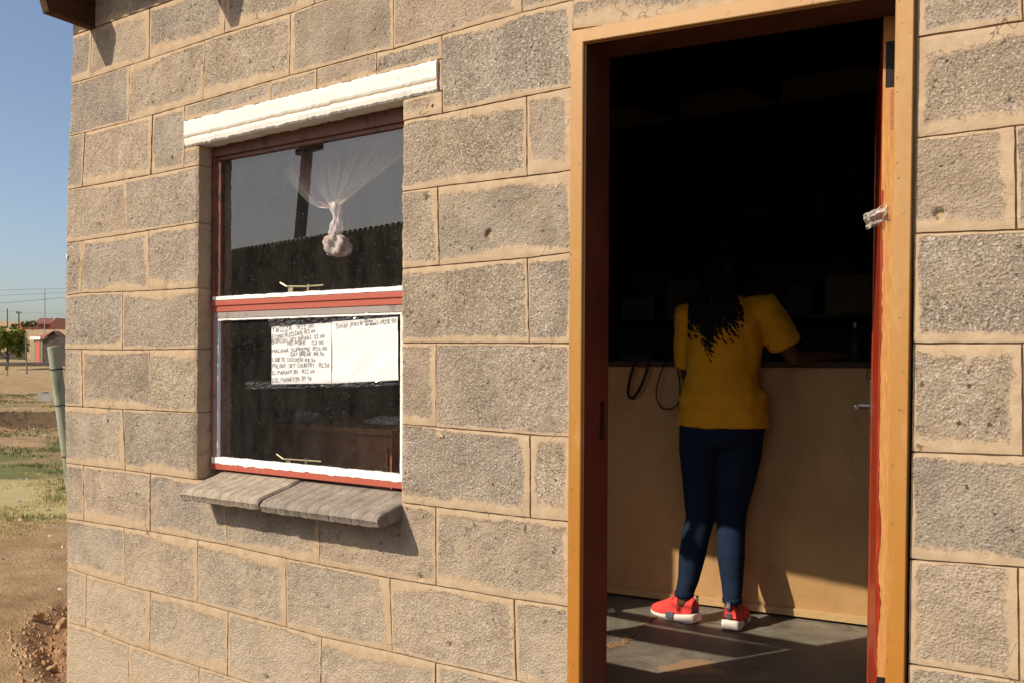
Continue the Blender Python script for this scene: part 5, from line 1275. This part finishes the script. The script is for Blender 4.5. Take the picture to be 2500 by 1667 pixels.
# trees
def tree(px, F, ytop, wpx, label, name, dark, n_=1500, seed=1, base_y_=None, sparse=0.0, col=((.035, .05, .015), (.10, .13, .035))):
    b0 = GP(px, F); Ht = PF(px, ytop, F).z - b0.z; Wd = wpx / FPX * F; root = empty(name, tuple(b0), label, 'tree'); r_ = random.Random(seed)
    m_ = MB(); top = b0 + Vector((0, 0, Ht * .55)); m_.tube([b0 - Vector((0, 0, .1)), b0.lerp(top, .5) + hr_ * .03 * Ht, top], [Ht * .035, Ht * .028, Ht * .015], 8)
    for k in range(7): a = r_.uniform(0, 6.28); s_ = b0.lerp(top, r_.uniform(.45, .95)); m_.tube([s_, s_ + Vector((math.cos(a) * Wd * .3, math.sin(a) * Wd * .3, Ht * .22))], [Ht * .014, Ht * .005], 5)
    m_.build('trunk', M['pole'], root, smooth=True)
    c_ = MB(); cl_ = [(r_.uniform(-1, 1), r_.uniform(-1, 1), r_.uniform(-.9, 1), r_.uniform(.22, .42)) for _ in range(16)]
    cl_ = [(x / max(1, math.sqrt(x * x + y * y + z * z)) * .72, y / max(1, math.sqrt(x * x + y * y + z * z)) * .72, z / max(1, math.sqrt(x * x + y * y + z * z)) * .72, q) for x, y, z, q in cl_]
    ls = Wd * .05
    for k in range(n_):
        x, y, z, q = r_.choice(cl_); d = Vector((r_.gauss(0, 1), r_.gauss(0, 1), r_.gauss(0, 1))).normalized() * q * r_.uniform(.4, 1.1)
        p = b0 + Vector(((x + d.x) * Wd * .5, (y + d.y) * Wd * .5, Ht * .62 + (z + d.z) * Ht * .40))
        u_ = Vector((r_.gauss(0, 1), r_.gauss(0, 1), r_.gauss(0, 1))).normalized(); v_ = u_.orthogonal().normalized(); s_ = ls * r_.uniform(.6, 1.3)
        c_.add([p - u_ * s_, p + v_ * s_ * .5, p + u_ * s_, p - v_ * s_ * .5], [(0, 1, 2, 3)])
    c_.build('crown', plain('foliage_' + name, col[1], .9, .45, 1.5, 0, .1), root)
    return root
tree(16, 45, 798, 92, 'bright green leafy tree at left edge in front of the field', 'leafy_tree', 0, 3600, 3, col=(0, (.155, .175, .035)))
tree(34, 110, 789, 24, 'dark rounded bush at left below the two poles', 'round_bush', 1, 900, 5, col=(0, (.055, .07, .03)))
tree(62, 124, 783, 26, 'dark green tree left of the brick house, nearer the poles', 'dark_tree', 1, 900, 8, col=(0, (.06, .085, .03)))
tree(79, 124, 779, 22, 'dark green tree touching the left end of the brick house', 'dark_tree', 1, 800, 9, col=(0, (.055, .08, .028)))
tree(8, 112, 796, 22, 'low dark shrub at far left edge under the skyline', 'low_shrub', 1, 700, 12, col=(0, (.06, .075, .032)))

# =================================================================== ACROSS THE YARD (seen mirrored in the glass)
def mir(px, py, dist):      # real point whose mirror image in the pane shows at px,py, at forward distance dist
    p = PF(px, py, dist); return Vector((p.x, 2 * YG - p.y, p.z))
M['opp_wall'] = plain('neighbour_block_wall', (.12, .10, .08), .95, .2, 4, .4); M['opp_roof'] = plain('neighbour_roof_sheet', (.11, .10, .09), .5, .1, 4, .1)
# eave line
def eave(px, py, z): 
    d = ray(px, py); t = (z - CP.z) / d.z; p = CP + d * t; return Vector((p.x, 2 * YG - p.y, z))
EZ = 2.65; e0, e1 = eave(550, 614, EZ), eave(985, 543, EZ); ed_ = (e1 - e0); ed_.z = 0; EL = ed_.length; ed_.normalize(); en = Vector((-ed_.y, ed_.x, 0)); en = en if en.y < 0 else -en
e0 = e0 - ed_ * 4.0; EL += 5.2
nb_ = empty('neighbour_house', tuple(e0.xy.to_3d()), 'dark house with corrugated roof across the yard, mirrored in the window', 'building')
m_ = MB(); w0 = e0 + en * .04; w1 = w0 + ed_ * EL
m_.hexa([Vector((p.x, p.y, z)) for z in (-.3, EZ - .02) for p in (w0, w1, w1 + en * 4, w0 + en * 4)]); m_.build('wall', M['opp_wall'], nb_)
rows = [[], []]; nc = int(EL / .0125)
for i in range(nc + 1):
    p = e0 + ed_ * (EL * i / nc); z = .020 * math.sin(i * 2 * math.pi * .0125 / .10)
    rows[0].append((p.x, p.y, EZ + z)); q = p + en * 4.6; rows[1].append((q.x, q.y, EZ + .25 + z))
m_ = MB(); m_.grid(rows); m_.build('roof', M['opp_roof'], nb_, smooth=True)
b_ = mir(722, 700, 15.0); t_ = mir(752, 352, 15.0); b2 = b_ + (b_ - t_) * 1.0; k_ = (-.2 - t_.z) / (b_.z - t_.z); b2 = t_ + (b_ - t_) * k_
up2 = empty('utility_pole', tuple(b2), 'leaning utility pole behind the neighbour house, mirrored in upper pane', 'pole')
m_ = MB(); m_.tube([b2, t_], [.11, .095], 12); m_.build('pole', M['pole'], up2, smooth=True)
m_ = MB(); c_ = t_ + (b2 - t_) * .02; m_.beam(c_ - ed_ * .30, c_ + ed_ * .40, .09, .10); 
for o_ in (-.2, .12, .3): m_.tube([c_ + ed_ * o_, c_ + ed_ * o_ + Vector((0, 0, .16))], .045, 8)
m_.build('crossarm', M['pole'], up2)
q0, q1 = mir(840, 336, 14.9), mir(1000, 318, 11.0); m_ = MB(); dd = q1 - q0; m_.tube([q0 + dd * (i / 10 * 4.2 - 3.0) + Vector((0, 0, .02 * (i / 10 * 4.2 - 1.0) ** 2)) for i in range(11)], .014, 5); m_.build('overhead_wire', M['pole'], label='overhead wire above the neighbour house, mirrored in the upper pane', cat='wire')
